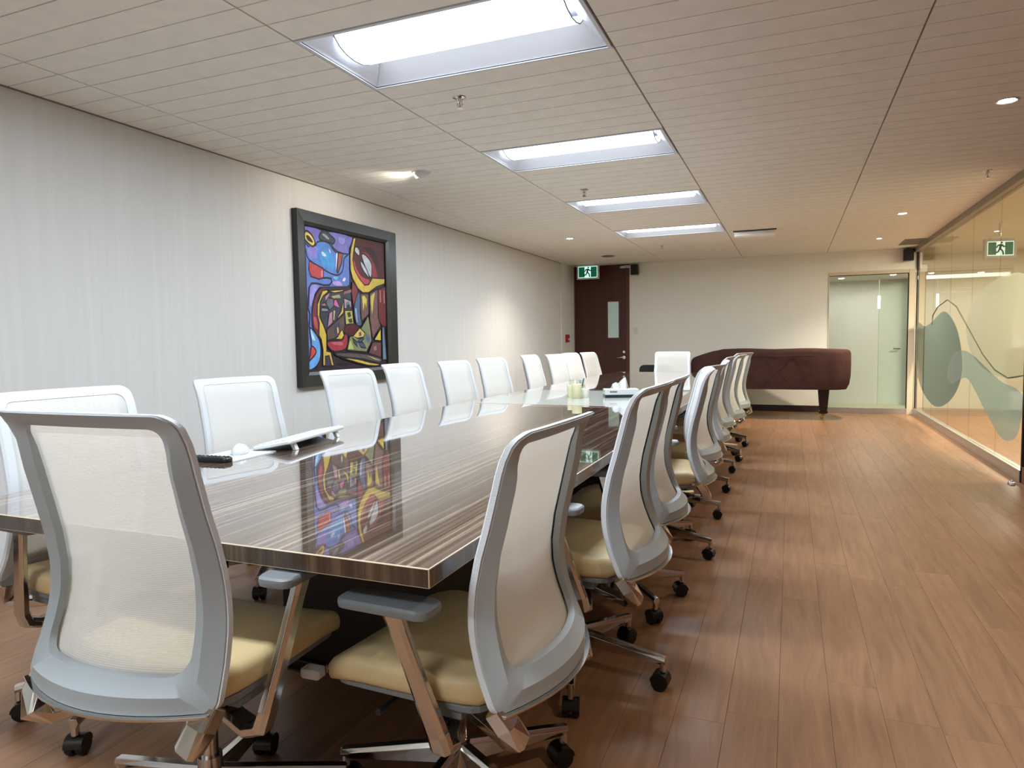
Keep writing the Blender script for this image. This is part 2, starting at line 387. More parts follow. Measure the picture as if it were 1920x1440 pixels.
# ------------------------------------------------------------------ window_1: glazed opening in the back wall
bm = BM(); box(bm, WX0 - 0.0, WX1 + 0.0, YB - 0.012, YB + 0.06, 2.085, 2.135); box(bm, WX1, XR - 0.03, YB - 0.015, YB + 0.06, 0.0, 2.135)
box(bm, WX0 - 0.012, WX0, YB - 0.01, YB + 0.06, 0.08, 2.135)
w1 = tag(obj('window_1', bm, M['beigeframe'], bevel=0.003), kind='structure')
bm = BM(); box(bm, WX0, WX1, YB + 0.02, YB + 0.03, 0.085, 2.085); obj('pane', bm, M['wglass'], w1)
bm = BM(); box(bm, WX0 + 0.0, WX1, YB - 0.02, YB + 0.06, 0.0, 0.085); obj('sill_rail', bm, M['alu'], w1, bevel=0.003)
bm = BM(); box(bm, WX1 - 0.012, WX1, YB - 0.008, YB + 0.02, 0.085, 2.085); box(bm, WX0, WX1, YB - 0.006, YB + 0.02, 2.077, 2.085); obj('gasket', bm, M['gasket'], w1)

# ------------------------------------------------------------------ window_2: long glass partition
w2 = tag(empty('window_2', (XR, 6.44, 0)), kind='structure')
bm = BM(); box(bm, -0.03, 0.04, 0, YB - 6.44, 0, 0.095); obj('bottom_rail', bm, M['alu'], w2, bevel=0.003)
bm = BM(); box(bm, -0.012, 0.022, YB - 6.44 - 0.022, YB - 6.44, 0.095, 2.375); obj('end_gasket', bm, M['gasket'], w2)
bm = BM(); box(bm, -0.02, 0.03, -0.03, 0.0, 0.0, 2.375); obj('door_post', bm, M['gasket'], w2)
joints = [6.44, 7.26, 8.25, 9.27, 10.28, 11.519]
for a, b in zip(joints, joints[1:]):
    bm = BM(); box(bm, -0.006, 0.006, a - 6.44 + 0.003, b - 6.44 - 0.003, 0.095, 2.375); obj('pane', bm, M['glass'], w2)
def smooth_closed(pts, n=6):
    out = []; m = len(pts)
    for i in range(m):
        p0, p1, p2, p3 = [Vector(pts[(i+j-1) % m]) for j in range(4)]
        for k in range(n):
            t = k / n
            out.append(0.5*((2*p1) + (p2-p0)*t + (2*p0-5*p1+4*p2-p3)*t*t + (3*p1-p0-3*p2+p3)*t**3))
    return out
def film(pts, x, m, name='film_shape', n=6):
    bm = BM(); s = smooth_closed([(y - 6.44, z) for y, z in pts], n)
    f = bm.faces.new([bm.verts.new((x, q[0], q[1])) for q in s])
    r = bmesh.ops.extrude_face_region(bm, geom=[f]); bmesh.ops.translate(bm, verts=[v for v in r['geom'] if isinstance(v, bmesh.types.BMVert)], vec=(-0.0006, 0, 0))
    return obj(name, bm, m, w2)
def lim(y): return min(y, 11.49)
film([(11.48, 1.32), (10.83, 1.287), (10.3, 1.34), (9.6, 1.45), (9.0, 1.30), (8.66, 1.05), (8.57, 0.76), (8.9, 0.5), (9.5, 0.32), (10.1, 0.27), (10.75, 0.36), (11.2, 0.52), (11.48, 0.72)], -0.0072, M['filmteal'])
circ = [(7.0 + 1.42*math.cos(2*PI*k/16 + 0.2), 1.235 + 0.44*math.sin(2*PI*k/16 + 0.2)) for k in range(16)]
circ = [(max(6.46, y), z) for y, z in circ]
film(circ, -0.0072, M['filmcream'], n=4)
film([(8.5, 1.0), (8.1, 0.96), (7.6, 0.86), (7.1, 0.76), (6.6, 0.72), (6.48, 0.62), (6.6, 0.35), (7.0, 0.27), (7.5, 0.42), (8.0, 0.62), (8.4, 0.72), (9.0, 0.62), (9.3, 0.7), (9.0, 0.95)], -0.0086, M['filmpale'])
bm = BM(); cp = [(10.3, 1.30), (10.27, 1.42), (9.95, 1.52), (9.39, 1.58), (8.91, 1.48), (8.27, 1.21), (7.72, 0.976), (7.3, 0.85), (6.9, 0.80), (6.5, 0.84)]
tube(bm, [(-0.009, y - 6.44, z) for y, z in cp], 0.006, 6); obj('film_line', bm, mat('film_line', (96, 100, 84), 0.6), w2)

# ------------------------------------------------------------------ door_1
bm = BM(); box(bm, DX0, DX1 - 0.055, YB + 0.015, YB + 0.06, 0.008, ZC)
d1 = tag(obj('door_1', bm, M['door'], bevel=0.002), kind='structure')
gx0, gx1, gz0, gz1 = -2.915, -2.728, 1.20, 1.815
bm = BM()
for a in ((gx0-0.03, gx1+0.03, gz1, gz1+0.03), (gx0-0.03, gx1+0.03, gz0-0.03, gz0), (gx0-0.03, gx0, gz0, gz1), (gx1, gx1+0.03, gz0, gz1)):
    box(bm, a[0], a[1], YB + 0.003, YB + 0.02, a[2], a[3])
obj('vision_frame', bm, M['doorframe'], d1, bevel=0.002)
bm = BM(); box(bm, gx0, gx1, YB + 0.008, YB + 0.0145, gz0, gz1); obj('vision_pane', bm, mat('pale_door_glass', (150, 166, 160), 0.12, spec=0.7, emit=((150, 170, 165), 0.12)), d1)
bm = BM(); disc_x(bm, 0, 0, 0, 0.03, 0.014, 'y'); tube(bm, [(0, -0.005, 0), (0, -0.05, 0), (-0.02, -0.06, 0), (-0.11, -0.055, -0.005)], [0.011, 0.011, 0.011, 0.009], 8)
obj('door_handle', bm, M['chrome'], d1, loc=(-2.637, YB + 0.008, 0.86), smooth=True)
bm = BM(); disc_x(bm, 0, 0, 0, 0.024, 0.016, 'y'); cyl(bm, 0, -0.008, -0.012, 0.012, 0.004, n=8); obj('deadbolt', bm, M['chrome'], d1, loc=(-2.637, YB + 0.006, 0.955), smooth=True)
bm = BM(); box(bm, DX1 - 0.055, DX1 + 0.006, YB - 0.012, YB + 0.08, 0, ZC); box(bm, DX0 - 0.012, DX0 + 0.004, YB - 0.012, YB + 0.08, 0, ZC); obj('door_frame', bm, M['doorframe'], d1, bevel=0.003)

# ------------------------------------------------------------------ conference table
TX0, TX1, TY0, TY1, TZ = -2.16, -0.638, 1.127, 8.95, 0.74
TH = 0.040
CY0, CY1 = 4.245, 5.70
tb = tag(empty('conference_table', (-1.40, 5.04, 0)), 'long dark glossy streaked-wood conference table with a pale centre section', 'table')
def tl(x, y): return (x + 1.40, y - 5.04)
def slab(name, y0, y1, m):
    bm = BM(); a = tl(TX0, y0); b = tl(TX1, y1)
    box(bm, a[0], b[0], a[1], b[1], TZ - TH, TZ)
    bm.faces.ensure_lookup_table()
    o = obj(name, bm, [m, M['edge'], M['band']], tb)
    for f in o.data.polygons: f.material_index = 0 if f.normal.z > 0.5 else 1  # underside takes the dark edge wood to deepen the shade beneath
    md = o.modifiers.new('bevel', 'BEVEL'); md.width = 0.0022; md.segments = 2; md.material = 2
    return o
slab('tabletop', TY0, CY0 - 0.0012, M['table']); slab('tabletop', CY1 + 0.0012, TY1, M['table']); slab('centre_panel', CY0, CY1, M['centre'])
bm = BM(); a = tl(TX0 + 0.11, CY0 + 0.09); b = tl(TX1 - 0.11, CY1 - 0.09); box(bm, a[0], b[0], a[1], b[1], TZ - 0.004, TZ + 0.0012)
obj('glass_inlay', bm, M['inlay'], tb, bevel=0.0006)
for y0 in (1.95, 4.55, 7.15):
    bm = BM(); a = tl(-1.72, y0); b = tl(-1.08, y0 + 0.95)
    box(bm, a[0], b[0], a[1], b[1], 0.03, TZ - TH); box(bm, a[0] - 0.02, b[0] + 0.02, a[1] - 0.02, b[1] + 0.02, 0, 0.03)
    obj('pedestal', bm, mat('dark_pedestal', (24, 16, 12), 0.35), tb, bevel=0.004)

# ------------------------------------------------------------------ office chair
PZ = [(1.0, -.285, .228), (.985, -.268, .229), (.965, -.252, .229), (.93, -.236, .229), (.88, -.222, .228), (.8, -.200, .229), (.73, -.180, .233), (.66, -.167, .237), (.6, -.166, .241), (.55, -.176, .246), (.5, -.192, .250), (.45, -.214, .256), (.42, -.230, .260), (.36, -.262, .262)]
def interp(z, i):
    for a, b in zip(PZ, PZ[1:]):
        if a[0] >= z >= b[0]:
            t = (a[0] - z) / (a[0] - b[0]); return a[i] + t*(b[i] - a[i])
    return PZ[0][i] if z > 1 else PZ[-1][i]
def bow(z):
    t = max(0, min(1, (1.0 - z) / 0.58)); return 0.012 + 0.060 * t**1.3
def S(x, z):
    return interp(z, 1) - bow(z) * max(0, 1 - (x/0.25)**2)
ZB, ZT = 0.42, 1.0
def outline(off_side, zb, zt, rb, rt, bulge=0.0):
    """closed loop of (x, z): bottom left->right, right side up, top right->left, left side down"""
    hw = lambda z: interp(z, 2) - off_side(z)
    pts = []
    xb = hw(zb + rb); xt = hw(zt - rt)
    for k in range(13):
        x = -(xb - rb) + 2*(xb - rb)*k/12; pts.append((x, zb - bulge*(1 - (x/xb)**2)))
    for k in range(1, 5):
        a = -PI/2 + PI/2*k/5; pts.append((xb - rb + rb*math.cos(a), zb + rb + rb*math.sin(a)))
    for k in range(19):
        z = zb + rb + (zt - rt - zb - rb)*k/18; pts.append((hw(z), z))
    for k in range(1, 6):
        a = PI/2*k/6; pts.append((xt - rt + rt*math.cos(a), zt - rt + rt*math.sin(a)))
    for k in range(13): pts.append(((xt - rt) - 2*(xt - rt)*k/12, zt))
    for k in range(1, 6):
        a = PI/2 + PI/2*k/6; pts.append((-(xt - rt) + rt*math.cos(a), zt - rt + rt*math.sin(a)))
    for k in range(19):
        z = zt - rt - (zt - rt - zb - rb)*k/18; pts.append((-hw(z), z))
    for k in range(1, 5):
        a = PI + PI/2*k/5; pts.append((-(xb - rb) + rb*math.cos(a), zb + rb + rb*math.sin(a)))
    return pts
def back_frame_bm():
    bm = BM()
    O = outline(lambda z: 0, ZB, ZT, 0.018, 0.030)
    I = outline(lambda z: 0.045 + 0.010*max(0, min(1, (0.85 - z)/0.4)), ZB + 0.062, ZT - 0.028, 0.036, 0.026)
    secs = []
    for (ox, oz), (ix, iz) in zip(O, I):
        mx, mz = ox*0.45 + ix*0.55, oz*0.45 + iz*0.55
        t = max(0, min(1, (oz - 0.9) / 0.1)); th = 0.034 - 0.018*t
        secs.append([(ox, S(ox, oz), oz), (ox*1.0, S(ox, oz) - 0.014, oz), (mx, S(mx, mz) - th, mz),
                     (ix, S(ix, iz) - th*0.62, iz), (ix, S(ix, iz) - 0.003, iz)])
    loft(bm, secs, ring=True)
    return bm
def back_mesh_bm():
    bm = BM(); rt, rb = 0.030, 0.018
    def hw(z):
        h = interp(z, 2)
        if z > ZT - rt: q = z - (ZT - rt); return interp(ZT - rt, 2) - rt + math.sqrt(max(0, rt*rt - q*q))
        if z < ZB + rb: q = (ZB + rb) - z; return interp(ZB + rb, 2) - rb + math.sqrt(max(0, rb*rb - q*q))
        return h
    zs = [ZB + 0.002 + (ZT - 0.002 - ZB)*k/34 for k in range(31)] + [0.963, 0.975, 0.985, 0.993, 0.998, 1.0]
    NX = 20
    grid = []
    for z in zs:
        h = hw(z); row = []
        for i in range(NX + 1):
            s = -1 + 2*i/NX; row.append(bm.verts.new((s*h, S(s*h, z) + 0.0045, z)))
        grid.append(row)
    for a, b in zip(grid, grid[1:]):
        for i in range(NX): bm.faces.new((a[i], a[i+1], b[i+1], b[i]))
    return bm
def back_trim_bm():
    """knit border wrapping the rim at the front"""
    bm = BM(); O = outline(lambda z: 0, ZB, ZT, 0.018, 0.030); I = outline(lambda z: 0.030, ZB + 0.035, ZT - 0.026, 0.035, 0.028)
    secs = []
    for (ox, oz), (ix, iz) in zip(O, I):
        d = Vector((ox - ix, 0, oz - iz)).normalized() * 0.004
        secs.append([(ox + d.x, S(ox, oz) - 0.010, oz + d.z), (ox + d.x, S(ox, oz) + 0.003, oz + d.z), (ox*0.985, S(ox, oz) + 0.0085, oz*0.997 + 0.003*0.7),
                     (ix, S(ix, iz) + 0.0070, iz), (ix, S(ix, iz) + 0.0050, iz), (ox, S(ox, oz) + 0.0005, oz), (ox, S(ox, oz) - 0.010, oz)])
    loft(bm, secs, ring=True)
    return bm
def bracket_bm():
    """polished casting: strip under the lower bar, two prongs that turn forward to the mechanism"""
    bm = BM(); secs = []
    for k in range(17):
        x = -0.252 + 0.504*k/16; y = S(x, 0.42)
        secs.append([(x, y - 0.004, 0.419), (x, y - 0.027, 0.419), (x, y - 0.023, 0.411), (x, y - 0.006, 0.409)])
    loft(bm, secs)
    for s in (-1, 1):
        P = [((.232, -.222, .420), .026, .022), ((.226, -.246, .385), .026, .024), ((.214, -.262, .352), .024, .024), ((.196, -.240, .334), .022, .016), ((.160, -.170, .336), .020, .013), ((.110, -.080, .342), .022, .012), ((.060, -.02, .345), .024, .012)]
        ss = []
        for (x, y, z), w, h in P:
            i = P.index(((x, y, z), w, h))
            a = Vector(P[max(i-1, 0)][0]); b = Vector(P[min(i+1, len(P)-1)][0]); d = (b - a).normalized()
            side = Vector((1, 0.0, 0)); side = (side - d*side.dot(d)).normalized(); n = d.cross(side).normalized(); c = Vector((x, y, z))
            q = [c + side*w + n*h*0.7, c + side*w*0.6 + n*h, c - side*w*0.6 + n*h, c - side*w + n*h*0.7, c - side*w - n*h*0.7, c - side*w*0.6 - n*h, c + side*w*0.6 - n*h, c + side*w - n*h*0.7]
            ss.append([(s*v.x, v.y, v.z) for v in q])
        loft(bm, ss)
    return bm
def armpost_bm(s):
    bm = BM()
    P = [((.075, -.045, .318), .024, .013), ((.150, -.075, .306), .025, .013), ((.215, -.098, .302), .026, .015), ((.250, -.100, .315), .026, .017), ((.262, -.098, .350), .025, .015), ((.278, -.060, .47), .022, .013), ((.292, -.026, .58), .022, .012), ((.298, -.012, .626), .025, .013)]
    ss = []
    for i, (c, w, h) in enumerate(P):
        a = Vector(P[max(i-1, 0)][0]); b = Vector(P[min(i+1, len(P)-1)][0]); d = (b - a).normalized(); c = Vector(c)
        side = Vector((0, 1, 0)); side = (side - d*side.dot(d)).normalized(); n = d.cross(side).normalized()
        q = [c + side*w + n*h*0.5, c + side*w*0.55 + n*h, c - side*w*0.55 + n*h, c - side*w + n*h*0.5, c - side*w - n*h*0.5, c - side*w*0.55 - n*h, c + side*w*0.55 - n*h, c + side*w - n*h*0.5]
        ss.append([(s*v.x, v.y, v.z) for v in q])
    loft(bm, ss); return bm
def pad_bm(s):
    bm = BM(); secs = []
    for sc, z in ((0.80, 0.624), (0.97, 0.628), (1.0, 0.637), (0.985, 0.644), (0.90, 0.648)):
        secs.append([(s*0.300 + (x)*sc, -0.008 + y*(0.5 + sc/2), z) for x, y in rrect(0.086, 0.228, 0.024, 4)])
    loft(bm, secs); return bm
def cushion_bm():
    bm = BM(); secs = []
    N = 15
    for j in range(N):
        t = j/(N-1); y = -0.205 + 0.455*t
        w = 0.245 - 0.03*abs(2*t-1)**5 - 0.006*(1-t); dz = -0.045*max(0, (t-0.72)/0.28)**1.8
        top = 0.466 + dz - (0.010 if j in (0, N-1) else 0); bot = 0.402 + dz*0.55 + (0.012 if j in (0, N-1) else 0)
        if j in (0, N-1): w -= 0.012
        r = 0.022; row = []
        for (sx, sz, a0) in ((1, 1, 0), (-1, 1, PI/2), (-1, -1, PI), (1, -1, 1.5*PI)):
            for k in range(5):
                a = a0 + PI/2*k/4
                row.append((sx*(w - r) + r*math.cos(a), y, (top - r if sz > 0 else bot + r) + r*math.sin(a)))
        # dish the top middle
        row = row[:5] + [(w*0.5, y, top - 0.004), (0, y, top - 0.008), (-w*0.5, y, top - 0.004)] + row[5:]
        secs.append(row)
    loft(bm, secs); return bm
def pan_bm():
    bm = BM(); 
    prism(bm, rrect(0.455, 0.41, 0.05, 4, 0, 0.015), 0.388, 0.404)
    box(bm, 0.10, 0.215, -0.13, -0.05, 0.362, 0.389); box(bm, -0.215, -0.10, -0.13, -0.05, 0.362, 0.389)
    return bm
def mech_bm():
    bm = BM(); loft(bm, [[(x*s, y*s, z) for x, y in rrect(0.17, 0.26, 0.03, 3, 0, 0.0)] for s, z in ((0.72, 0.300), (1, 0.318), (1, 0.362), (0.95, 0.388))])
    tube(bm, [(-0.05, 0.06, 0.35), (-0.19, 0.07, 0.352), (-0.245, 0.07, 0.352)], [0.007, 0.007, 0.009], 6)
    tube(bm, [(0.05, 0.06, 0.35), (0.19, 0.075, 0.352), (0.235, 0.075, 0.348)], [0.007, 0.007, 0.006], 6)
    return bm
def knob_bm():
    bm = BM(); loft(bm, [[(x, 0.076 + a*s, 0.350 + b*s) for a, b in ((-.016,-.012),(.016,-.012),(.016,.012),(-.016,.012))] for x, s in ((0.222, 0.8), (0.23, 1), (0.27, 1), (0.276, 0.8))]); return bm
def column_bm():
    bm = BM(); cyl(bm, 0, 0, 0.055, 0.165, 0.032, 0.028, 20); cyl(bm, 0, 0, 0.165, 0.31, 0.020, 0.020, 14); return bm
def baseleg_bm():
    bm = BM(); secs = []
    for t in (0, 0.3, 0.65, 0.95, 1.0):
        x = 0.018 + 0.300*t; top = 0.160 - 0.048*t; h = 0.060 - 0.034*t; w = 0.017 - 0.003*t; wt = 0.010
        secs.append([(x, -wt, top), (x, wt, top), (x, w, top - 0.012), (x, w*0.6, top - h), (x, -w*0.6, top - h), (x, -w, top - 0.012)])
    loft(bm, secs); cyl(bm, 0.309, 0, 0.062, 0.112, 0.0115, n=10); return bm
def caster_bm():
    bm = BM()
    for y in (-0.0155, 0.0155): disc_x(bm, 0.300, y, 0.0285, 0.0285, 0.022, 'y', 16)
    secs = []
    for y in (-0.026, 0.026):
        secs.append([(0.300 + 0.031*math.cos(a), y, 0.030 + 0.031*math.sin(a)) for a in [PI*k/8 for k in range(9)]] + [(0.300 - 0.02, y, 0.034), (0.300 + 0.02, y, 0.034)])
    loft(bm, secs); cyl(bm, 0.309, 0, 0.045, 0.066, 0.009, n=8); return bm

CP = {}
def make_chair():
    r = empty('office_chair')
    up = {}
    obj('backrest_mesh', back_mesh_bm(), M['mesh'], r, smooth=True)
    obj('backrest_trim', back_trim_bm(), M['knit'], r, smooth=True)
    obj('back_frame', back_frame_bm(), M['frame'], r, smooth=True)
    obj('back_bracket', bracket_bm(), M['chrome'], r, bevel=0.0015)
    for s in (-1, 1):
        a = obj('arm_post', armpost_bm(s), M['chrome'], r, bevel=0.0012)
        obj('arm_pad', pad_bm(s), M['pan'], a, smooth=True)
    obj('seat_cushion', cushion_bm(), M['leather'], r, smooth=True)
    obj('seat_pan', pan_bm(), M['pan'], r, bevel=0.003)
    me = obj('tilt_mechanism', mech_bm(), M['dark'], r, bevel=0.002)
    obj('lever', knob_bm(), M['white'], me, bevel=0.003)
    obj('gas_column', column_bm(), M['chrome'], r, smooth=True)
    leg = baseleg_bm(); ca = caster_bm(); l0 = None
    for k in range(5):
        if k == 0:
            l0 = l = obj('base_leg', leg, M['chrome'], r, bevel=0.001); c0 = c = obj('caster', ca, M['caster'], l, smooth=True)
        else:
            l = l0.copy(); C.objects.link(l); l.parent = r; c = c0.copy(); C.objects.link(c); c.parent = l
        l.rotation_euler = (0, 0, 2*PI*k/5)
    return r
def copy_tree(o, parent=None):
    c = o.copy(); C.objects.link(c); c.parent = parent
    for ch in list(o.children): copy_tree(ch, c)
    return c
H_ = PI/2
CH = [  # x, y, rotation, height shift, base angle (deg, world), label, group
 (-1.290, 1.192, 0.038, 0.046, 36, 'white mesh office chair seen from behind at the near end of the table', 'N'),
 (-2.024, 1.555, -1.64, 0.030, 223, 'white mesh chair in the left row half hidden behind the big near-end chair', 'L'),
 (-2.401, 2.676, -1.769, 0.003, 10, 'white mesh chair behind the keyboard and mouse, facing the table', 'L'),
 (-2.351, 3.597, -1.707, 0.003, 30, 'white mesh chair in front of the left lower corner of the painting', 'L'),
 (-2.414, 4.380, -1.622, 0.015, 20, 'white mesh chair overlapping the right lower corner of the painting', 'L'),
 (-2.407, 5.205, -1.686, 0.008, 50, 'white mesh chair just right of the painting, fifth in the left row', 'L'),
 (-2.400, 5.950, -1.760, 0.011, 5, 'white mesh chair second right of the painting, level with the tissue box', 'L'),
 (-2.366, 6.966, -1.596, 0.015, 35, 'white mesh chair in the left row, fourth from its far end', 'L'),
 (-2.330, 7.700, -1.731, 0.003, 15, 'white mesh chair in the left row, third from its far end, behind the candles', 'L'),
 (-2.350, 8.400, -1.685, 0.004, 40, 'white mesh chair squeezed second from the far end of the left row', 'L'),
 (-2.330, 9.130, -1.73, -0.003, 55, 'white mesh chair farthest in the left row, before the brown door', 'L'),
 (-1.457, 9.030, 3.166, -0.006, 20, 'white mesh chair at the far head of the table facing the camera', 'H'),
 (-0.775, 1.505, 1.525, -0.012, 49, 'white mesh chair nearest on the right, its arm rest tucked under the table corner', 'R'),
 (-0.692, 2.270, 1.540, 0.022, -5, 'white mesh chair second from the near end on the right side', 'R'),
 (-0.723, 2.980, 1.570, 0.008, 27, 'white mesh chair third on the right, overlapped by the second', 'R'),
 (-0.685, 3.755, 1.730, 0.012, -12, 'white mesh chair fourth on the right, seen edge-on with its beige seat showing', 'R'),
 (-0.727, 4.548, 1.395, -0.003, 0, 'white mesh chair fifth on the right, behind the edge-on chair', 'R'),
 (-0.735, 5.402, 1.680, -0.003, -10, 'white mesh chair sixth on the right, with a broad bright top corner', 'R'),
 (-0.760, 6.160, 1.502, 0.008, 0, 'white mesh chair seventh on the right, mostly hidden by nearer chairs', 'R'),
 (-0.713, 6.880, 1.476, 0.005, 46, 'white mesh chair eighth on the right, second from the piano', 'R'),
 (-0.721, 7.800, 1.250, 0.006, -21, 'farthest white mesh chair on the right, its back showing before the piano', 'R'),
]
GR = {'N': 'mesh office chairs at the table ends', 'H': 'mesh office chairs at the table ends', 'L': 'mesh office chairs along the left side of the table', 'R': 'mesh office chairs along the right side of the table'}
proto = make_chair()
chairs = []
for i, c in enumerate(CH): chairs.append(proto if i == 0 else copy_tree(proto))
for o, (x, y, rz, dz, ba, lab, g) in zip(chairs, CH):
    tag(o, lab, 'chair', GR[g]); o.location = (x, y, 0); o.rotation_euler = (0, 0, rz)
    k = 0
    for ch in o.children:
        n = ch.name.split('.')[0]
        if n == 'base_leg':
            ch.rotation_euler = (0, 0, math.radians(ba) - rz + 2*PI*k/5); k += 1
        elif n == 'gas_column': ch.scale = (1, 1, 1 + dz/0.31)
        else: ch.location = (0, 0, dz)

# ------------------------------------------------------------------ black low-back chair behind the head chair
st = tag(empty('side_chair', (-1.84, 10.05, 0)), 'black low-back chair partly hidden behind the white chair at the table head', 'chair')
bm = BM(); loft(bm, [[(x, y + t, z) for x, z in [(a*1.0, 0.66 + b) for a, b in rrect(0.46, 0.26, 0.07, 5)]] for y, t in ((-0.0, 0), (0.035, 0))]); obj('backrest', bm, M['black'], st, bevel=0.006)
bm = BM(); loft(bm, [[(x*s, 0.25 + y*s, z) for x, y in rrect(0.46, 0.44, 0.06, 4)] for s, z in ((0.95, 0.42), (1, 0.44), (1, 0.465), (0.94, 0.48))]); obj('seat', bm, M['black'], st)
bm = BM(); tube(bm, [(-0.17, 0.02, 0.56), (-0.17, 0.0, 0.45), (-0.17, 0.04, 0.43)], 0.011, 8); tube(bm, [(0.17, 0.02, 0.56), (0.17, 0.0, 0.45), (0.17, 0.04, 0.43)], 0.011, 8); obj('back_support', bm, M['black'], st)
for sx in (-1, 1):
    for yy in (0.06, 0.44):
        bm = BM(); tube(bm, [(sx*0.19, yy, 0.43), (sx*0.21, yy, 0.0)], 0.012, 8); obj('leg', bm, M['black'], st)

# ------------------------------------------------------------------ grand piano under a quilted cover
pn = tag(empty('grand_piano', (-0.3, 10.8, 0)), 'grand piano under a dark brown quilted cover against the back wall', 'piano')
def pl(x, y): return (x + 0.3, y - 10.8)
plan = [(-1.36, 10.36), (-0.9, 10.34), (-0.3, 10.34), (0.35, 10.35), (0.62, 10.38), (0.74, 10.47), (0.785, 10.62), (0.77, 10.80), (0.66, 10.95), (0.45, 11.03), (0.1, 11.12), (-0.3, 11.28), (-0.8, 11.42), (-1.36, 11.44)]
pp = []
for i in range(len(plan)):
    p0, p1, p2, p3 = [Vector(plan[(i+j-1) % len(plan)]) for j in range(4)]
    for k in range(6):
        t = k/6
        if plan[i][0] < -1.2 and plan[(i+1) % len(plan)][0] < -1.2: pp.append(p1 + (p2-p1)*t)
        else: pp.append(0.5*((2*p1) + (p2-p0)*t + (2*p0-5*p1+4*p2-p3)*t*t + (3*p1-p0-3*p2+p3)*t**3))
cen = Vector((-0.35, 10.85)); bm = BM(); secs = []
def topz(x): return 0.995 - 0.115*max(0, (-1.0 - x)/0.36)**1.2 + 0.006*math.sin(x*7)
lay = [(0.93, 0.435, 0), (0.955, 0.43, 0), (0.985, 0.50, 0), (1.0, 0.62, 0), (1.003, 0.80, 0), (1.0, -0.055, 1), (0.985, -0.020, 1), (0.955, -0.004, 1), (0.86, 0.0, 1), (0.5, 0.002, 1), (0.05, 0.002, 1)]
for s, z, rel in lay:
    row = []
    for q in pp:
        d = q - cen; x, y = cen.x + d.x*s, cen.y + d.y*s
        if q.y < 10.45 and -1.3 < q.x < 0.3 and not rel: y = q.y + (1-s)*0.25   # the long side hangs flat
        if q.y < 10.45 and -1.3 < q.x < 0.3 and rel and s > 0.95: y = q.y + (1-s)*0.5
        zz = (topz(x) + z) if rel else z
        if not rel and q.x < 0.35: zz = z - 0.0
        fold = 0.006*math.sin(x*23 + y*17) if not rel else 0
        a = pl(x, y - fold); row.append((a[0], a[1], min(zz, topz(x) - 0.06) if not rel else zz))
    secs.append(row)
loft(bm, secs)
obj('quilted_cover', bm, M['piano'], pn, smooth=True)
# quilting seams: stitched diagonal ridges on the long side
bm = BM()
for x0 in [-1.2 + 0.42*k for k in range(5)]:
    for sg in (-1, 1):
        pts = []
        for k in range(9):
            t = k/8; x = x0 + (0.2 + sg*0.2) - sg*0.40*t; z = 0.88 - 0.40*t
            if -1.28 < x < 0.28: a = pl(x, 10.338 - 0.001); pts.append((a[0], a[1], z))
        if len(pts) > 2: tube(bm, pts, 0.003, 5)
tube(bm, [(pl(x, 10.336)[0], pl(x, 10.336)[1], topz(x) - 0.095 + 0.006*math.sin(x*9)) for x in [-1.3 + 0.2*k for k in range(9)]], 0.005, 5)
obj('seam', bm, M['piano'], pn)
for lx, ly in ((0.44, 10.62), (-1.12, 10.52), (-1.12, 11.28)):
    bm = BM(); a = pl(lx, ly)
    loft(bm, [[(a[0] + x*s, a[1] + y*s, z) for x, y in rrect(0.15, 0.15, 0.02, 2)] for s, z in ((1.0, 0.60), (0.98, 0.40), (0.72, 0.16), (0.60, 0.12), (0.78, 0.11), (0.78, 0.085), (0.5, 0.075))])
    lg = obj('leg', bm, M['pianoleg'], pn, bevel=0.002)
    bm = BM(); cyl(bm, a[0], a[1], 0.045, 0.078, 0.016, 0.022, 12); disc_x(bm, a[0] - 0.018, a[1], 0.024, 0.024, 0.016, 'y', 14); tube(bm, [(a[0] - 0.018, a[1] - 0.012, 0.024), (a[0] - 0.005, a[1] - 0.012, 0.05)], 0.006, 6); tube(bm, [(a[0] - 0.018, a[1] + 0.012, 0.024), (a[0] - 0.005, a[1] + 0.012, 0.05)], 0.006, 6)
    obj('brass_caster', bm, M['brass'], lg, smooth=True)
bm = BM(); a = pl(-1.02, 10.9); box(bm, a[0] - 0.05, a[0] - 0.02, a[1] - 0.14, a[1] - 0.11, 0.09, 0.6); box(bm, a[0] - 0.05, a[0] - 0.02, a[1] + 0.11, a[1] + 0.14, 0.09, 0.6); box(bm, a[0] - 0.08, a[0] + 0.02, a[1] - 0.17, a[1] + 0.17, 0.05, 0.10)
lyre = obj('pedal_lyre', bm, M['pianoleg'], pn, bevel=0.004)
for k in (-1, 0, 1):
    bm = BM(); loft(bm, [[(a[0] - 0.08 - x_, a[1] + k*0.07 + w_*s_, z_) for s_, z_ in ((-1, 0.058), (1, 0.058), (1, 0.070), (-1, 0.070))] for x_, w_ in ((0, 0.010), (0.05, 0.018), (0.11, 0.012))]); obj('pedal', bm, M['brass'], lyre)

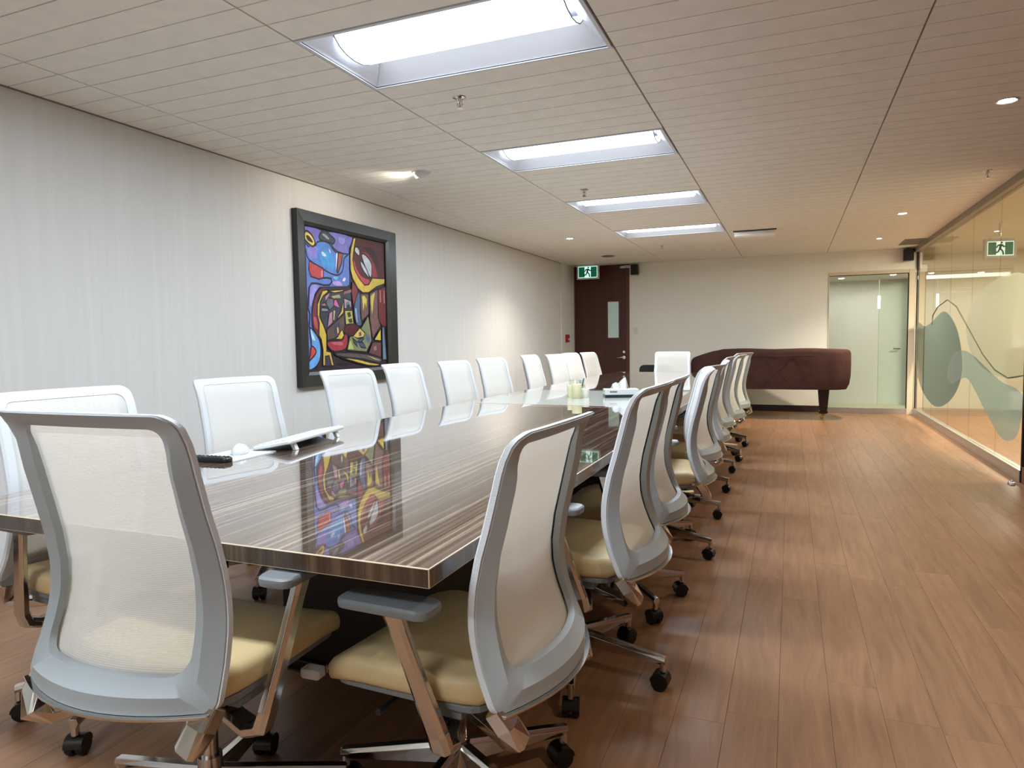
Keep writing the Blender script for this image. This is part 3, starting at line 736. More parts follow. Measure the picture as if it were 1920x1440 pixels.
# ------------------------------------------------------------------ framed painting
pc = tag(empty('framed_painting', (XL, 4.96, 0.82)), 'large abstract blue, red and yellow painting in a wide black frame on the left wall', 'painting')
def pf(y, z): return (y - 4.96, z - 0.82)
FY0, FY1, FZ0, FZ1 = 4.262, 5.668, 0.835, 2.21
AY0, AY1, AZ0, AZ1 = 4.372, 5.512, 0.955, 2.098
bm = BM()
prof = [(0.0, 0.001), (0.0, 0.048), (0.012, 0.055), (0.75, 0.050), (0.97, 0.040), (1.0, 0.034), (1.0, 0.001)]
corners = [((FY0, FZ0), (AY0, AZ0)), ((FY1, FZ0), (AY1, AZ0)), ((FY1, FZ1), (AY1, AZ1)), ((FY0, FZ1), (AY0, AZ1))]
secs = []
for (oy, oz), (iy, iz) in corners:
    secs.append([(x, *pf(oy + (iy-oy)*t, oz + (iz-oz)*t)) for t, x in prof])
loft(bm, secs, ring=True); obj('frame', bm, M['picframe'], pc, bevel=0.001)
ART = [
((88,120,205),[(4.372,2.09),(5.027,2.091),(4.97,1.982),(4.959,1.678),(4.92,1.655),(4.551,1.626),(4.473,1.551),(4.445,1.437),(4.443,1.315),(4.537,1.211),(4.538,1.077),(4.481,0.984),(4.37,0.946),(4.36,1.175),(4.355,1.498)],1,0),
((112,112,195),[(4.666,2.091),(5.018,2.09),(4.97,1.987),(4.95,1.935),(4.817,1.94),(4.754,1.962),(4.716,2.001)],1,1),
((150,140,225),[(4.824,2.064),(4.906,2.06),(4.887,2.012),(4.838,2.016)],0,1),
((110,100,190),[(4.393,2.089),(4.575,2.087),(4.541,2.017),(4.475,2.017),(4.412,2.059)],0,1),
((78,128,215),[(4.386,1.96),(4.449,1.93),(4.508,1.947),(4.54,1.988),(4.623,2.004),(4.685,1.997),(4.738,1.955),(4.801,1.928),(4.95,1.935),(4.889,1.893),(4.868,1.797),(4.8,1.746),(4.696,1.752),(4.604,1.778),(4.43,1.836),(4.397,1.897)],1,1),
((130,120,215),[(4.42,1.927),(4.53,1.95),(4.534,1.884),(4.503,1.853),(4.438,1.855)],0,1),
((60,150,225),[(4.558,1.906),(4.673,1.928),(4.749,1.859),(4.729,1.789),(4.613,1.807)],0,1),
((215,225,245),[(4.588,1.914),(4.619,1.913),(4.648,1.887),(4.602,1.885)],0,1),
((215,225,245),[(4.683,1.953),(4.701,1.941),(4.704,1.917),(4.693,1.926)],0,1),
((40,40,45),[(4.38,2.041),(4.412,2.059),(4.462,2.043),(4.51,1.98),(4.478,1.943),(4.387,1.983)],1,1),
((228,196,88),[(4.39,2.033),(4.415,2.048),(4.468,2.026),(4.502,1.979),(4.472,1.952),(4.395,1.993)],0,1),
((30,30,25),[(4.403,2.021),(4.439,2.022),(4.487,1.977),(4.437,1.98),(4.409,1.995)],0,1),
((58,66,76),[(4.581,2.064),(4.62,2.089),(4.666,2.086),(4.712,2.063),(4.766,2.036),(4.748,2.0),(4.708,2.0),(4.586,2.008),(4.564,2.029)],1,1),
((150,160,165),[(4.603,2.058),(4.642,2.063),(4.694,2.032),(4.663,2.028)],0,1),
((192,58,58),[(4.429,1.827),(4.604,1.782),(4.601,1.706),(4.547,1.692),(4.445,1.707),(4.422,1.756)],1,0),
((225,120,150),[(4.573,1.756),(4.596,1.767),(4.593,1.715),(4.571,1.718)],0,1),
((165,80,66),[(4.809,1.929),(4.875,1.931),(4.845,1.844),(4.796,1.761),(4.783,1.764)],1,0),
((225,225,240),[(4.78,1.916),(4.798,1.918),(4.779,1.813),(4.768,1.792)],0,1),
((95,185,235),[(4.726,1.725),(4.799,1.731),(4.773,1.705),(4.741,1.707)],0,1),
((225,220,250),[(4.873,1.727),(4.902,1.729),(4.888,1.703),(4.855,1.701)],0,1),
((185,160,225),[(4.724,1.686),(4.821,1.693),(4.853,1.661),(4.739,1.658)],0,1),
('L',[(4.601,1.706),(4.647,1.712),(4.702,1.709),(4.708,1.68),(4.675,1.654),(4.598,1.648),(4.515,1.657),(4.449,1.652),(4.418,1.617),(4.408,1.547),(4.396,1.454),(4.418,1.408),(4.403,1.314),(4.42,1.23),(4.424,1.155)],0.0144),
((150,140,225),[(4.441,1.633),(4.537,1.639),(4.489,1.584),(4.456,1.512),(4.421,1.464),(4.418,1.548)],0,1),
((175,205,245),[(4.369,1.499),(4.387,1.5),(4.381,1.384),(4.369,1.43)],0,1),
((96,165,232),[(4.409,1.286),(4.441,1.287),(4.525,1.197),(4.532,1.077),(4.482,0.998),(4.392,0.964),(4.375,0.988),(4.423,1.151)],1,1),
((190,225,245),[(4.416,1.287),(4.436,1.263),(4.47,1.202),(4.434,1.212)],0,1),
((226,60,50),[(4.424,1.155),(4.473,1.122),(4.464,1.089),(4.389,1.039),(4.402,1.081)],1,1),
((86,30,32),[(5.07,2.086),(5.518,2.096),(5.503,1.774),(5.302,1.764),(5.242,1.703),(5.177,1.688),(5.098,1.74),(5.031,1.811),(5.009,1.896),(5.031,1.99)],0,0),
((52,22,18),[(5.166,2.026),(5.314,2.023),(5.388,1.956),(5.422,1.846),(5.346,1.893),(5.255,1.974)],0,1),
((196,62,78),[(5.026,1.897),(5.066,1.814),(5.153,1.754),(5.253,1.741),(5.233,1.703),(5.159,1.697),(5.08,1.749),(5.027,1.821)],0,1),
((150,46,58),[(5.145,1.977),(5.237,1.972),(5.337,1.892),(5.384,1.773),(5.304,1.764),(5.294,1.888),(5.208,1.948)],0,1),
((196,200,214),[(5.058,2.013),(5.11,1.994),(5.107,1.937),(5.043,1.971)],1,1),
((196,200,214),[(5.144,1.946),(5.19,1.961),(5.289,1.898),(5.294,1.798),(5.269,1.764),(5.194,1.852)],1,1),
((196,200,214),[(5.128,1.898),(5.203,1.842),(5.254,1.76),(5.182,1.799),(5.13,1.856)],1,1),
((222,186,66),[(5.066,2.091),(5.031,1.99),(5.009,1.896),(5.031,1.811),(5.098,1.74),(5.177,1.688),(5.242,1.698),(5.302,1.761),(5.503,1.771),(5.5,1.722),(5.365,1.685),(5.238,1.624),(5.146,1.618),(5.075,1.65),(5.0,1.732),(4.97,1.806),(4.972,1.932),(4.988,1.995),(5.026,2.081)],1,0),
((118,34,40),[(4.566,1.622),(4.488,1.551),(4.447,1.437),(4.446,1.315),(4.508,1.23),(4.524,1.364),(4.511,1.505),(4.556,1.579),(4.642,1.622)],1,1),
((190,70,90),[(4.457,1.386),(4.493,1.372),(4.504,1.292),(4.468,1.315)],0,1),
((52,54,68),[(4.585,1.557),(4.672,1.59),(4.97,1.633),(4.97,1.465),(4.87,1.331),(4.847,1.205),(4.621,1.197),(4.61,1.284),(4.539,1.388),(4.545,1.507)],1,0),
((216,180,60),[(4.58,1.604),(4.642,1.613),(4.649,1.594),(4.585,1.557),(4.545,1.507),(4.533,1.388),(4.581,1.317),(4.616,1.245),(4.609,1.109),(4.663,1.103),(4.697,0.989),(4.557,0.995),(4.563,1.125),(4.545,1.207),(4.516,1.24),(4.525,1.34),(4.503,1.41),(4.511,1.491),(4.555,1.564)],1,0),
((230,190,80),[(4.665,1.609),(4.859,1.629),(4.85,1.611),(4.735,1.592),(4.649,1.603)],1,0),
((60,50,76),[(4.591,1.071),(4.638,1.075),(4.669,0.991),(4.587,0.989)],1,0),
((95,100,115),[(4.639,1.55),(4.717,1.544),(4.722,1.486),(4.665,1.445),(4.621,1.501)],1,0),
((208,96,150),[(4.728,1.535),(4.761,1.542),(4.802,1.469),(4.722,1.486)],1,0),
((200,130,160),[(4.616,1.558),(4.672,1.59),(4.655,1.56),(4.614,1.525)],0,0),
((170,160,110),[(4.686,1.562),(4.8,1.583),(4.823,1.555),(4.717,1.549)],0,0),
((195,150,175),[(4.864,1.557),(4.965,1.537),(4.962,1.48),(4.868,1.467)],1,0),
((90,120,130),[(4.892,1.523),(4.939,1.535),(4.953,1.48),(4.881,1.477)],0,0),
((20,40,40),[(4.912,1.504),(4.938,1.505),(4.945,1.48),(4.894,1.478)],0,0),
((180,125,150),[(4.656,1.425),(4.704,1.441),(4.699,1.343),(4.627,1.308)],1,0),
((200,195,110),[(4.716,1.446),(4.736,1.447),(4.72,1.368),(4.708,1.368)],0,0),
((190,110,130),[(4.551,1.479),(4.598,1.509),(4.62,1.477)],1,0),
((120,130,140),[(4.558,1.465),(4.634,1.463),(4.648,1.434),(4.556,1.431)],1,0),
((216,180,60),[(4.854,1.526),(4.851,1.431),(4.757,1.374),(4.817,1.445)],1,0),
((150,90,100),[(4.97,1.638),(4.867,1.612),(4.853,1.586),(4.969,1.613)],0,0),
((188,180,92),[(4.867,1.452),(4.978,1.456),(4.99,1.338),(4.878,1.331)],1,0),
((50,60,40),[(4.9,1.433),(4.943,1.444),(4.958,1.404),(4.915,1.393)],0,0),
((50,60,40),[(4.906,1.377),(4.966,1.389),(4.973,1.353),(4.93,1.347)],0,0),
((98,70,66),[(4.618,1.288),(4.857,1.421),(4.861,1.321),(4.85,1.271),(4.7,1.211),(4.621,1.201)],1,0),
((60,60,80),[(4.714,1.334),(4.788,1.355),(4.801,1.29),(4.709,1.221)],0,0),
((226,190,70),[(4.732,1.208),(4.757,1.23),(4.8,1.275),(4.826,1.29),(4.848,1.24),(4.813,1.205)],1,0),
((226,190,70),[(4.753,1.31),(4.769,1.305),(4.775,1.265),(4.755,1.255)],0,0),
((168,42,56),[(4.628,1.192),(4.813,1.2),(4.857,1.251),(4.898,1.23),(4.868,1.129),(4.711,1.107),(4.634,1.143)],1,1),
((205,90,105),[(4.667,1.182),(4.796,1.186),(4.828,1.16),(4.714,1.162)],0,1),
((84,20,26),[(4.869,1.326),(4.998,1.338),(5.076,1.303),(5.038,1.246),(4.916,1.241),(4.858,1.271)],1,1),
((138,42,58),[(4.991,1.706),(4.973,1.613),(4.993,1.497),(5.065,1.614),(5.058,1.654)],1,0),
((72,96,132),[(5.065,1.614),(5.099,1.584),(5.091,1.428),(5.11,1.345),(5.077,1.324),(5.025,1.349),(5.001,1.477)],1,1),
((140,170,200),[(5.014,1.477),(5.036,1.478),(5.052,1.36),(5.034,1.349)],0,0),
((116,80,74),[(5.105,1.605),(5.228,1.613),(5.22,1.432),(5.115,1.366),(5.103,1.455)],1,0),
((222,200,80),[(5.126,1.586),(5.163,1.593),(5.198,1.563),(5.185,1.484),(5.169,1.536),(5.138,1.461)],0,0),
((124,82,82),[(5.247,1.619),(5.374,1.659),(5.371,1.41),(5.407,1.329),(5.275,1.214),(5.238,1.38)],1,0),
((218,196,74),[(5.256,1.593),(5.329,1.634),(5.3,1.542),(5.276,1.423),(5.261,1.508)],0,0),
((118,28,34),[(5.378,1.659),(5.504,1.694),(5.501,1.33),(5.436,1.329),(5.382,1.383)],1,0),
((190,110,110),[(5.408,1.655),(5.427,1.657),(5.427,1.548),(5.407,1.547)],0,0),
((190,110,110),[(5.472,1.659),(5.487,1.66),(5.489,1.54),(5.471,1.539)],0,0),
((128,136,92),[(4.924,1.23),(5.038,1.246),(5.21,1.416),(5.249,1.273),(5.255,1.188),(5.166,1.093),(4.884,1.114)],1,0),
((196,200,90),[(4.931,1.2),(4.947,1.179),(4.979,1.123),(4.897,1.124)],0,0),
((222,188,70),[(4.976,1.236),(5.076,1.308),(5.156,1.262),(5.127,1.225),(5.036,1.215)],1,0),
((90,70,130),[(5.056,1.262),(5.093,1.277),(5.1,1.241),(5.064,1.23)],0,0),
((64,78,118),[(5.026,1.184),(5.081,1.215),(5.144,1.215),(5.088,1.183)],1,0),
((64,78,118),[(4.958,1.22),(5.026,1.184),(5.033,1.142),(4.982,1.179)],1,0),
((64,78,118),[(5.043,1.179),(5.115,1.178),(5.167,1.125),(5.086,1.136)],1,0),
((90,105,140),[(5.165,1.262),(5.22,1.241),(5.236,1.188),(5.207,1.167),(5.163,1.215)],0,0),
((106,60,60),[(5.273,1.182),(5.409,1.176),(5.402,1.039),(5.202,1.082)],1,0),
((150,115,110),[(5.281,1.134),(5.32,1.149),(5.337,1.111),(5.289,1.101)],0,0),
((222,196,60),[(5.405,1.301),(5.405,1.192),(5.298,1.203)],1,0),
((102,128,152),[(5.431,1.313),(5.466,1.319),(5.492,1.019),(5.426,1.016)],1,0),
((92,76,76),[(4.71,1.093),(4.943,1.092),(5.193,1.071),(5.402,1.028),(5.361,0.991),(5.117,1.031),(4.806,1.06)],1,1),
((222,186,66),[(4.806,1.055),(5.027,1.034),(5.208,1.001),(5.36,0.98),(5.34,0.963),(5.16,0.977),(4.855,1.039)],1,1),
((196,180,130),[(5.174,1.061),(5.267,1.042),(5.391,1.011),(5.304,1.02)],0,0),
('L',[(4.754,1.007),(4.771,1.016),(4.787,1.006),(4.77,0.997),(4.803,1.0),(4.82,1.015),(4.836,0.994),(4.87,1.008),(4.895,0.997)],0.0054),
]
artm = []; artc = {}
def am(c):
    if c not in artc:
        artc[c] = len(artm); mm = mat('paint', tuple(int(v*0.86 + 0.14*(sum(c)/3*0.6 + 50)) for v in c), 0.45, spec=0.4, noise=((22, 22, 22), 0.16, 6), bump=((70, 70, 70), 0.5)); artm.append(mm)
    return artc[c]
DARK = am((26, 20, 30)); bm = BM()
a0 = pf(AY0, AZ0); a1 = pf(AY1, AZ1); box(bm, 0.008, 0.0200, a0[0], a1[0], a0[1], a1[1], am((44, 30, 40)))
def clampa(q): return (min(max(q[0], AY0 + 0.004), AY1 - 0.004), min(max(q[1], AZ0 + 0.004), AZ1 - 0.004))
def stroke(pts, w, x, closed):
    n = len(pts); vs = []
    for i in range(n):
        a = pts[i-1] if (closed or i) else pts[0]; b = pts[(i+1) % n] if (closed or i < n-1) else pts[-1]
        d = Vector((b[0]-a[0], b[1]-a[1]));
        if d.length < 1e-6: d = Vector((1, 0))
        d.normalize(); nn = Vector((-d.y, d.x)) * w/2
        vs.append([bm.verts.new((x, *pf(*clampa((pts[i][0] + s*nn.x, pts[i][1] + s*nn.y))))) for s in (-1, 1)])
    for i in range(n if closed else n-1):
        a, b = vs[i], vs[(i+1) % n]
        f = bm.faces.new((a[0], b[0], b[1], a[1])); f.material_index = DARK
lev = 0.0202
for e in ART:
    lev += 0.00010
    if e[0] == 'L': stroke(e[1], e[2], lev, False); continue
    c, pts, outl, sm = e
    pts = [clampa(q) for q in pts]
    if sm: pts = [tuple(q) for q in smooth_closed(pts, 3)]
    try:
        f = bm.faces.new([bm.verts.new((lev, *pf(*clampa(q)))) for q in pts]); f.material_index = am(c)
    except Exception: pass
    if outl: lev += 0.00006; stroke(pts, 0.0125, lev, True)
bm.normal_update()
bmesh.ops.triangulate(bm, faces=[f for f in bm.faces if len(f.verts) > 3], ngon_method='EAR_CLIP')
bm.normal_update()
_n = bm
me = bpy.data.meshes.new('canvas'); 
for f in bm.faces:
    if f.normal.x < 0 and f.calc_center_median().x > 0.0199: f.normal_flip()
bm.to_mesh(me); bm.free()
for mm in artm: me.materials.append(mm)
cv = bpy.data.objects.new('canvas', me); C.objects.link(cv); cv.parent = pc

# ------------------------------------------------------------------ ceiling lights
def troffer(y0, lab):
    x0, x1 = -1.943, -0.723; y1 = y0 + RP; w = x1 - x0
    t = tag(empty('ceiling_light', ((x0+x1)/2, (y0+y1)/2, ZC)), lab, 'light', 'fluorescent troffers down the middle of the ceiling')
    hw, hd = w/2 - 0.006, RP/2 - 0.004
    bm = BM()       # thin frame lying in the grid
    for a in ((-hw, hw, -hd, -hd + 0.016), (-hw, hw, hd - 0.016, hd), (-hw, -hw + 0.016, -hd + 0.016, hd - 0.016), (hw - 0.016, hw, -hd + 0.016, hd - 0.016)):
        box(bm, a[0], a[1], a[2], a[3], -0.004, 0.008)
    obj('frame', bm, M['reflector'], t)
    ix, iy = hw - 0.016, hd - 0.016
    for s in (-1, 1):          # curved side reflectors
        bm = BM(); secs = []
        for k in range(7):
            u = k/6; secs.append([(-ix, s*(iy - 0.130*u), 0.004 + 0.085*math.sin(u*PI/2)), (ix, s*(iy - 0.130*u), 0.004 + 0.085*math.sin(u*PI/2))])
        loft(bm, secs, closed=False); obj('side_reflector', bm, M['reflector'], t, smooth=True)
        bm = BM()              # sloping end plates
        f = bm.faces.new([bm.verts.new(p) for p in ((s*ix, -iy, 0.004), (s*ix, iy, 0.004), (s*(ix - 0.085), iy - 0.10, 0.080), (s*(ix - 0.085), -(iy - 0.10), 0.080))]); obj('end_reflector', bm, M['reflector'], t)
    bm = BM(); box(bm, -ix, ix, -iy, iy, 0.125, 0.13); box(bm, -ix - 0.002, -ix, -iy, iy, 0, 0.13); box(bm, ix, ix + 0.002, -iy, iy, 0, 0.13); box(bm, -ix, ix, -iy - 0.002, -iy, 0, 0.13); box(bm, -ix, ix, iy, iy + 0.002, 0, 0.13); obj('housing', bm, M['reflector'], t)
    bm = BM(); secs = []; R_ = iy - 0.130
    for k in range(9):
        a = PI*k/8; secs.append([(-ix + 0.075, -R_*math.cos(a), 0.092 - 0.078*math.sin(a)), (ix - 0.075, -R_*math.cos(a), 0.092 - 0.078*math.sin(a))])
    loft(bm, secs, closed=False); obj('diffuser', bm, M['lamp'], t, smooth=True)
    arealight('tube_light', (0, 0, 0.0115), (2*ix - 0.17, 0.22), LAMP, (0.76, 0.88, 1.0), t)
    for s in (-1, 1):
        bm = BM(); tube(bm, [(s*(ix - 0.073), -R_*math.cos(PI*k/8), 0.092 - 0.078*math.sin(PI*k/8)) for k in range(9)], 0.003, 6); obj('end_clip', bm, M['ventgrey'], t)
labs = ['lit fluorescent troffer behind the camera end of the ceiling', 'lit fluorescent troffer overhead before the table',
        'largest and nearest lit fluorescent troffer, cut by the top of the picture', 'second nearest lit fluorescent troffer in the ceiling row',
        'third lit fluorescent troffer in the ceiling row', 'smallest and farthest lit fluorescent troffer in the ceiling row']
for y0, lab in zip(LROWS, labs): troffer(y0, lab)

def downlight(x, y, lab, energy=SPOT, r=0.045, tilt=(0, 0)):
    t = tag(empty('downlight', (x, y, ZC)), lab, 'light', 'halogen downlights in the ceiling')
    bm = BM(); lathe(bm, [(r + 0.012, 0.001), (r + 0.012, -0.003), (r + 0.004, -0.006), (r - 0.004, -0.003), (r - 0.006, 0.001)], n=24); obj('trim_ring', bm, M['white'], t, smooth=True)
    bm = BM(); lathe(bm, [(0.001, -0.0035), (r - 0.012, -0.0035), (r - 0.008, -0.001), (r - 0.008, 0.0005)], n=20); obj('bulb', bm, M['spot'], t)
    l = bpy.data.lights.new('downlight_beam', 'SPOT'); l.energy = energy; l.color = (1.0, 0.88, 0.72); l.spot_size = math.radians(125); l.spot_blend = 0.9; l.shadow_soft_size = 0.03
    o = bpy.data.objects.new('downlight_beam', l); C.objects.link(o); o.parent = t; o.location = (0, 0, -0.02); o.rotation_euler = (tilt[0], tilt[1], 0)
downlight(1.076, 4.542, 'brightest halogen downlight near the right edge of the ceiling', energy=32)
downlight(1.066, 8.22, 'halogen downlight in the ceiling left of the glass partition', energy=26)
downlight(1.06, 10.18, 'small halogen downlight close to the back wall on the right', energy=105, r=0.034)
downlight(1.07, 0.9, 'halogen downlight above the aisle beside the camera', energy=30)
downlight(-2.571, 8.27, 'halogen downlight left of the farthest troffer', energy=44)
# eyeball fixture that throws light along the ceiling
t = tag(empty('eyeball_downlight', (-2.567, 4.555, ZC)), 'white eyeball downlight above the painting glowing across the ceiling tiles', 'light')
bm = BM(); lathe(bm, [(0.072, 0.001), (0.072, -0.003), (0.060, -0.007), (0.052, -0.004)], n=28); obj('trim_ring', bm, M['white'], t, smooth=True)
bm = BM(); lathe(bm, [(0.054, -0.002), (0.050, -0.020), (0.036, -0.034), (0.012, -0.040), (0.001, -0.040)], n=24); obj('eyeball', bm, M['white'], t, smooth=True)
bm = BM(); lathe(bm, [(0.001, 0.0), (0.020, 0.0), (0.022, -0.004), (0.001, -0.004)], n=16); bb = obj('bulb', bm, M['spot'], t, loc=(-0.046, -0.002, -0.018)); bb.rotation_euler = (0, math.radians(70), 0)
l = bpy.data.lights.new('eyeball_beam', 'SPOT'); l.energy = 7; l.color = (1.0, 0.9, 0.78); l.spot_size = math.radians(120); l.spot_blend = 1.0; l.shadow_soft_size = 0.02
o = bpy.data.objects.new('eyeball_beam', l); C.objects.link(o); o.parent = t; o.location = (-0.075, 0, -0.022); o.rotation_euler = (0, math.radians(75), 0)

# ------------------------------------------------------------------ sprinklers, vents and other ceiling fittings
def sprinkler(x, y, lab, dark=False):
    t = tag(empty('sprinkler', (x, y, ZC)), lab, 'sprinkler', 'fire sprinkler heads in the ceiling')
    bm = BM(); lathe(bm, [(0.038, 0.001), (0.036, -0.004), (0.018, -0.010), (0.012, -0.006)], n=20); obj('escutcheon', bm, M['chrome'], t, smooth=True)
    bm = BM(); cyl(bm, 0, 0, -0.022, -0.004, 0.010, n=12); tube(bm, [(-0.010, 0, -0.02), (-0.015, 0, -0.036), (0, 0, -0.052)], 0.003, 6); tube(bm, [(0.010, 0, -0.02), (0.015, 0, -0.036), (0, 0, -0.052)], 0.003, 6)
    cyl(bm, 0, 0, -0.056, -0.053, 0.017, n=16); obj('deflector', bm, M['chrome'], t, smooth=True)
    bm = BM(); cyl(bm, 0, 0, -0.048, -0.022, 0.0025, n=8); obj('bulb', bm, M['redplastic'], t)
sprinkler(-1.606, 3.27, 'chrome sprinkler head just beyond the nearest troffer')
sprinkler(-1.628, 5.66, 'chrome sprinkler head just before the third troffer')
sprinkler(-1.636, 9.473, 'small sprinkler head beyond the farthest troffer')
sprinkler(1.406, 6.404, 'dark sprinkler head in the ceiling near the glass partition')
bm = BM(); lathe(bm, [(0.10, 0.001), (0.10, -0.006), (0.07, -0.012), (0.001, -0.012)], n=24)
tag(obj('ceiling_speaker', bm, M['ventgrey'], loc=(-2.588, 10.277, ZC), smooth=True), 'flat round grille in the ceiling above the exit sign', 'speaker')
v = tag(empty('air_vent', (1.53, 10.75, ZC)), 'grey square return-air vent in the ceiling corner above the glazed opening', 'vent')
bm = BM()
for a in ((-0.14, 0.115, -0.30, -0.27), (-0.14, 0.115, 0.27, 0.30), (-0.14, -0.11, -0.27, 0.27), (0.085, 0.115, -0.27, 0.27)): box(bm, a[0], a[1], a[2], a[3], -0.006, 0.001)
obj('frame', bm, M['ventgrey'], v)
for k in range(17):
    bm = BM(); y = -0.255 + 0.032*k; loft(bm, [[(xx, y, 0.0), (xx, y + 0.018, -0.005), (xx, y + 0.018, -0.0035), (xx, y, 0.001)] for xx in (-0.11, 0.085)]); obj('slat', bm, M['ventgrey'], v)
# screen slot: dropped flap in the ceiling
v = tag(empty('projector_screen', (-0.40, 8.80, ZC)), 'white ceiling-recessed projection screen housing with a dark slot right of the farthest troffer', 'screen')
bm = BM(); box(bm, -0.29, 0.31, -0.22, 0.20, -0.006, 0.001); obj('cover_plate', bm, M['ceil'], v, bevel=0.002)
bm = BM(); box(bm, -0.245, 0.235, -0.215, -0.165, -0.016, -0.006); obj('slot', bm, M['black'], v)
bm = BM(); loft(bm, [[(xx, -0.165, -0.006), (xx, -0.165, -0.060), (xx, -0.13, -0.075), (xx, 0.12, -0.060), (xx, 0.15, -0.006)] for xx in (-0.235, 0.215)]); obj('housing', bm, mat('white_housing', (240, 236, 226), 0.5), v, bevel=0.003)

# ------------------------------------------------------------------ exit signs
def exit_sign(loc, rz, w, h, label, dim=1.0):
    t = tag(empty('exit_sign', loc, rz), label, 'sign', 'running-man exit signs')
    bm = BM(); box(bm, -w/2, w/2, -0.02, 0.02, 0, h); cs = obj('case', bm, mat('sign_case', (190, 192, 188), 0.5), t, bevel=0.004)
    bm = BM(); box(bm, -w/2 + 0.028, w/2 - 0.028, -0.0225, -0.0195, 0.026, h - 0.026); pnl = obj('lit_panel', bm, M['exitwhite'], t)
    iw = w/2 - 0.036
    for s in (-1, 1):
        bm = BM(); box(bm, min(s*iw, s*w*0.14), max(s*iw, s*w*0.14), -0.0240, -0.0222, 0.036, h - 0.036); obj('green_field', bm, M['exitgreen'], pnl)
    bm = BM(); zc = h/2; k = h*0.36; y = -0.0236
    cyl(bm, 0, 0, 0, 0.0001, 0.0001, n=3)
    def seg(a, b, r=0.11):
        A = Vector((a[0]*k, y, zc + a[1]*k)); B = Vector((b[0]*k, y, zc + b[1]*k)); d = (B - A).normalized(); n_ = Vector((-d.z, 0, d.x)) * r*k
        loft(bm, [[A + n_, A - n_, B - n_, B + n_], [q + Vector((0, -0.001, 0)) for q in (A + n_, A - n_, B - n_, B + n_)]])
    hd = [(0.15*k*math.cos(2*PI*i/12) + 0.12*k, zc + 0.85*k + 0.15*k*math.sin(2*PI*i/12)) for i in range(12)]
    loft(bm, [[(a, y, b) for a, b in hd], [(a, y - 0.001, b) for a, b in hd]])
    seg((0.10, 0.62), (-0.12, 0.0), 0.16); seg((0.10, 0.58), (-0.42, 0.42)); seg((-0.42, 0.42), (-0.55, 0.1), 0.09); seg((0.12, 0.58), (0.45, 0.22)); seg((0.45, 0.22), (0.75, 0.34), 0.09)
    seg((-0.12, 0.0), (-0.32, -0.5)); seg((-0.32, -0.5), (-0.85, -0.62)); seg((-0.10, 0.0), (0.28, -0.38)); seg((0.28, -0.38), (0.40, -0.95))
    obj('running_figure', bm, M['green'], pnl)
    bm = BM(); box(bm, -w*0.30, w*0.30, -0.022, 0.022, h, h + 0.012); obj('canopy', bm, M['white'], t)
exit_sign((-3.17, 11.22, ZC - 0.012 - 0.242), 0, 0.385, 0.242, 'lit green running-man exit sign hung above the brown door')
exit_sign((2.21, 9.45, 2.04), 0.25, 0.335, 0.215, 'exit sign seen through the glass partition in the corridor')
bm = BM(); cyl(bm, 2.21, 9.45, 2.29, ZC, 0.012, n=10); tag(obj('sign_hanger', bm, M['white']), 'white stem holding the corridor exit sign', 'bracket')

# ------------------------------------------------------------------ small wall things
t = tag(empty('emergency_light', (-2.575, YB - 0.014, 2.385)), 'white twin-head emergency light above the top right corner of the brown door', 'light')
bm = BM(); box(bm, -0.03, 0.03, -0.05, 0, 0.0, 0.035); obj('base', bm, M['white'], t, bevel=0.005)
for s, rr in ((-1, 0.058), (1, 0.048)):
    bm = BM(); tube(bm, [(s*0.02, -0.03, 0.01), (s*0.045, -0.05, -0.005)], 0.008, 8); lathe(bm, [(0.001, 0.026), (rr*0.6, 0.022), (rr, 0.0), (rr, -0.016), (rr*0.8, -0.020), (0.001, -0.018)], x=s*0.052, y=-0.062, n=20)
    obj('lamp_head', bm, M['white'], t, smooth=True)
def wallspeaker(x, z0, w, h, lab):
    t = tag(empty('wall_speaker', (x, YB, z0)), lab, 'speaker', 'small black wall speakers')
    bm = BM(); loft(bm, [[(a, -0.085 + b, z) for a, b in rrect(w, 0.12, 0.02, 3)] for z in (0, h)]); obj('cabinet', bm, M['black'], t, bevel=0.003)
    bm = BM(); box(bm, -w/2 + 0.012, w/2 - 0.012, -0.149, -0.143, 0.012, h - 0.012); obj('grille', bm, mat('speaker_grille', (34, 33, 32), 0.8, bump=((900, 900, 900), 0.5)), t)
    bm = BM(); box(bm, -0.02, 0.02, -0.03, 0.0, h*0.3, h*0.6); obj('wall_bracket', bm, M['black'], t)
wallspeaker(-2.43, 2.245, 0.12, 0.17, 'small black speaker on the back wall beside the brown door')
wallspeaker(1.575, 2.25, 0.13, 0.17, 'small black speaker in the right back corner under the ceiling')
t = tag(empty('light_switch', (-2.434, YB, 1.31)), 'white light switch plate on the back wall right of the brown door', 'switch')
bm = BM(); box(bm, -0.036, 0.036, -0.007, 0, -0.06, 0.06); obj('plate', bm, mat('switch_plate', (216, 210, 198), 0.4), t, bevel=0.002)
bm = BM(); box(bm, -0.016, 0.016, -0.011, -0.007, -0.033, 0.033); obj('rocker', bm, M['white'], t, bevel=0.001)
t = tag(empty('fire_alarm', (XL + 0.022, 11.08, 1.2)), 'red fire alarm pull station on the left wall near the door', 'alarm')
bm = BM(); box(bm, 0, 0.045, -0.05, 0.05, -0.065, 0.065); obj('case', bm, M['redplastic'], t, bevel=0.004)
bm = BM(); box(bm, 0.045, 0.053, -0.030, 0.030, -0.03, 0.0); obj('pull_handle', bm, M['white'], t, bevel=0.002)
t = tag(empty('door_stop', (1.605, 6.33, 0)), 'small chrome and white door stop on the floor by the end of the glass partition', 'door stop')
bm = BM(); lathe(bm, [(0.001, 0), (0.026, 0), (0.026, 0.008), (0.018, 0.024), (0.008, 0.032), (0.001, 0.034)], n=18); obj('dome', bm, M['chrome'], t, smooth=True)
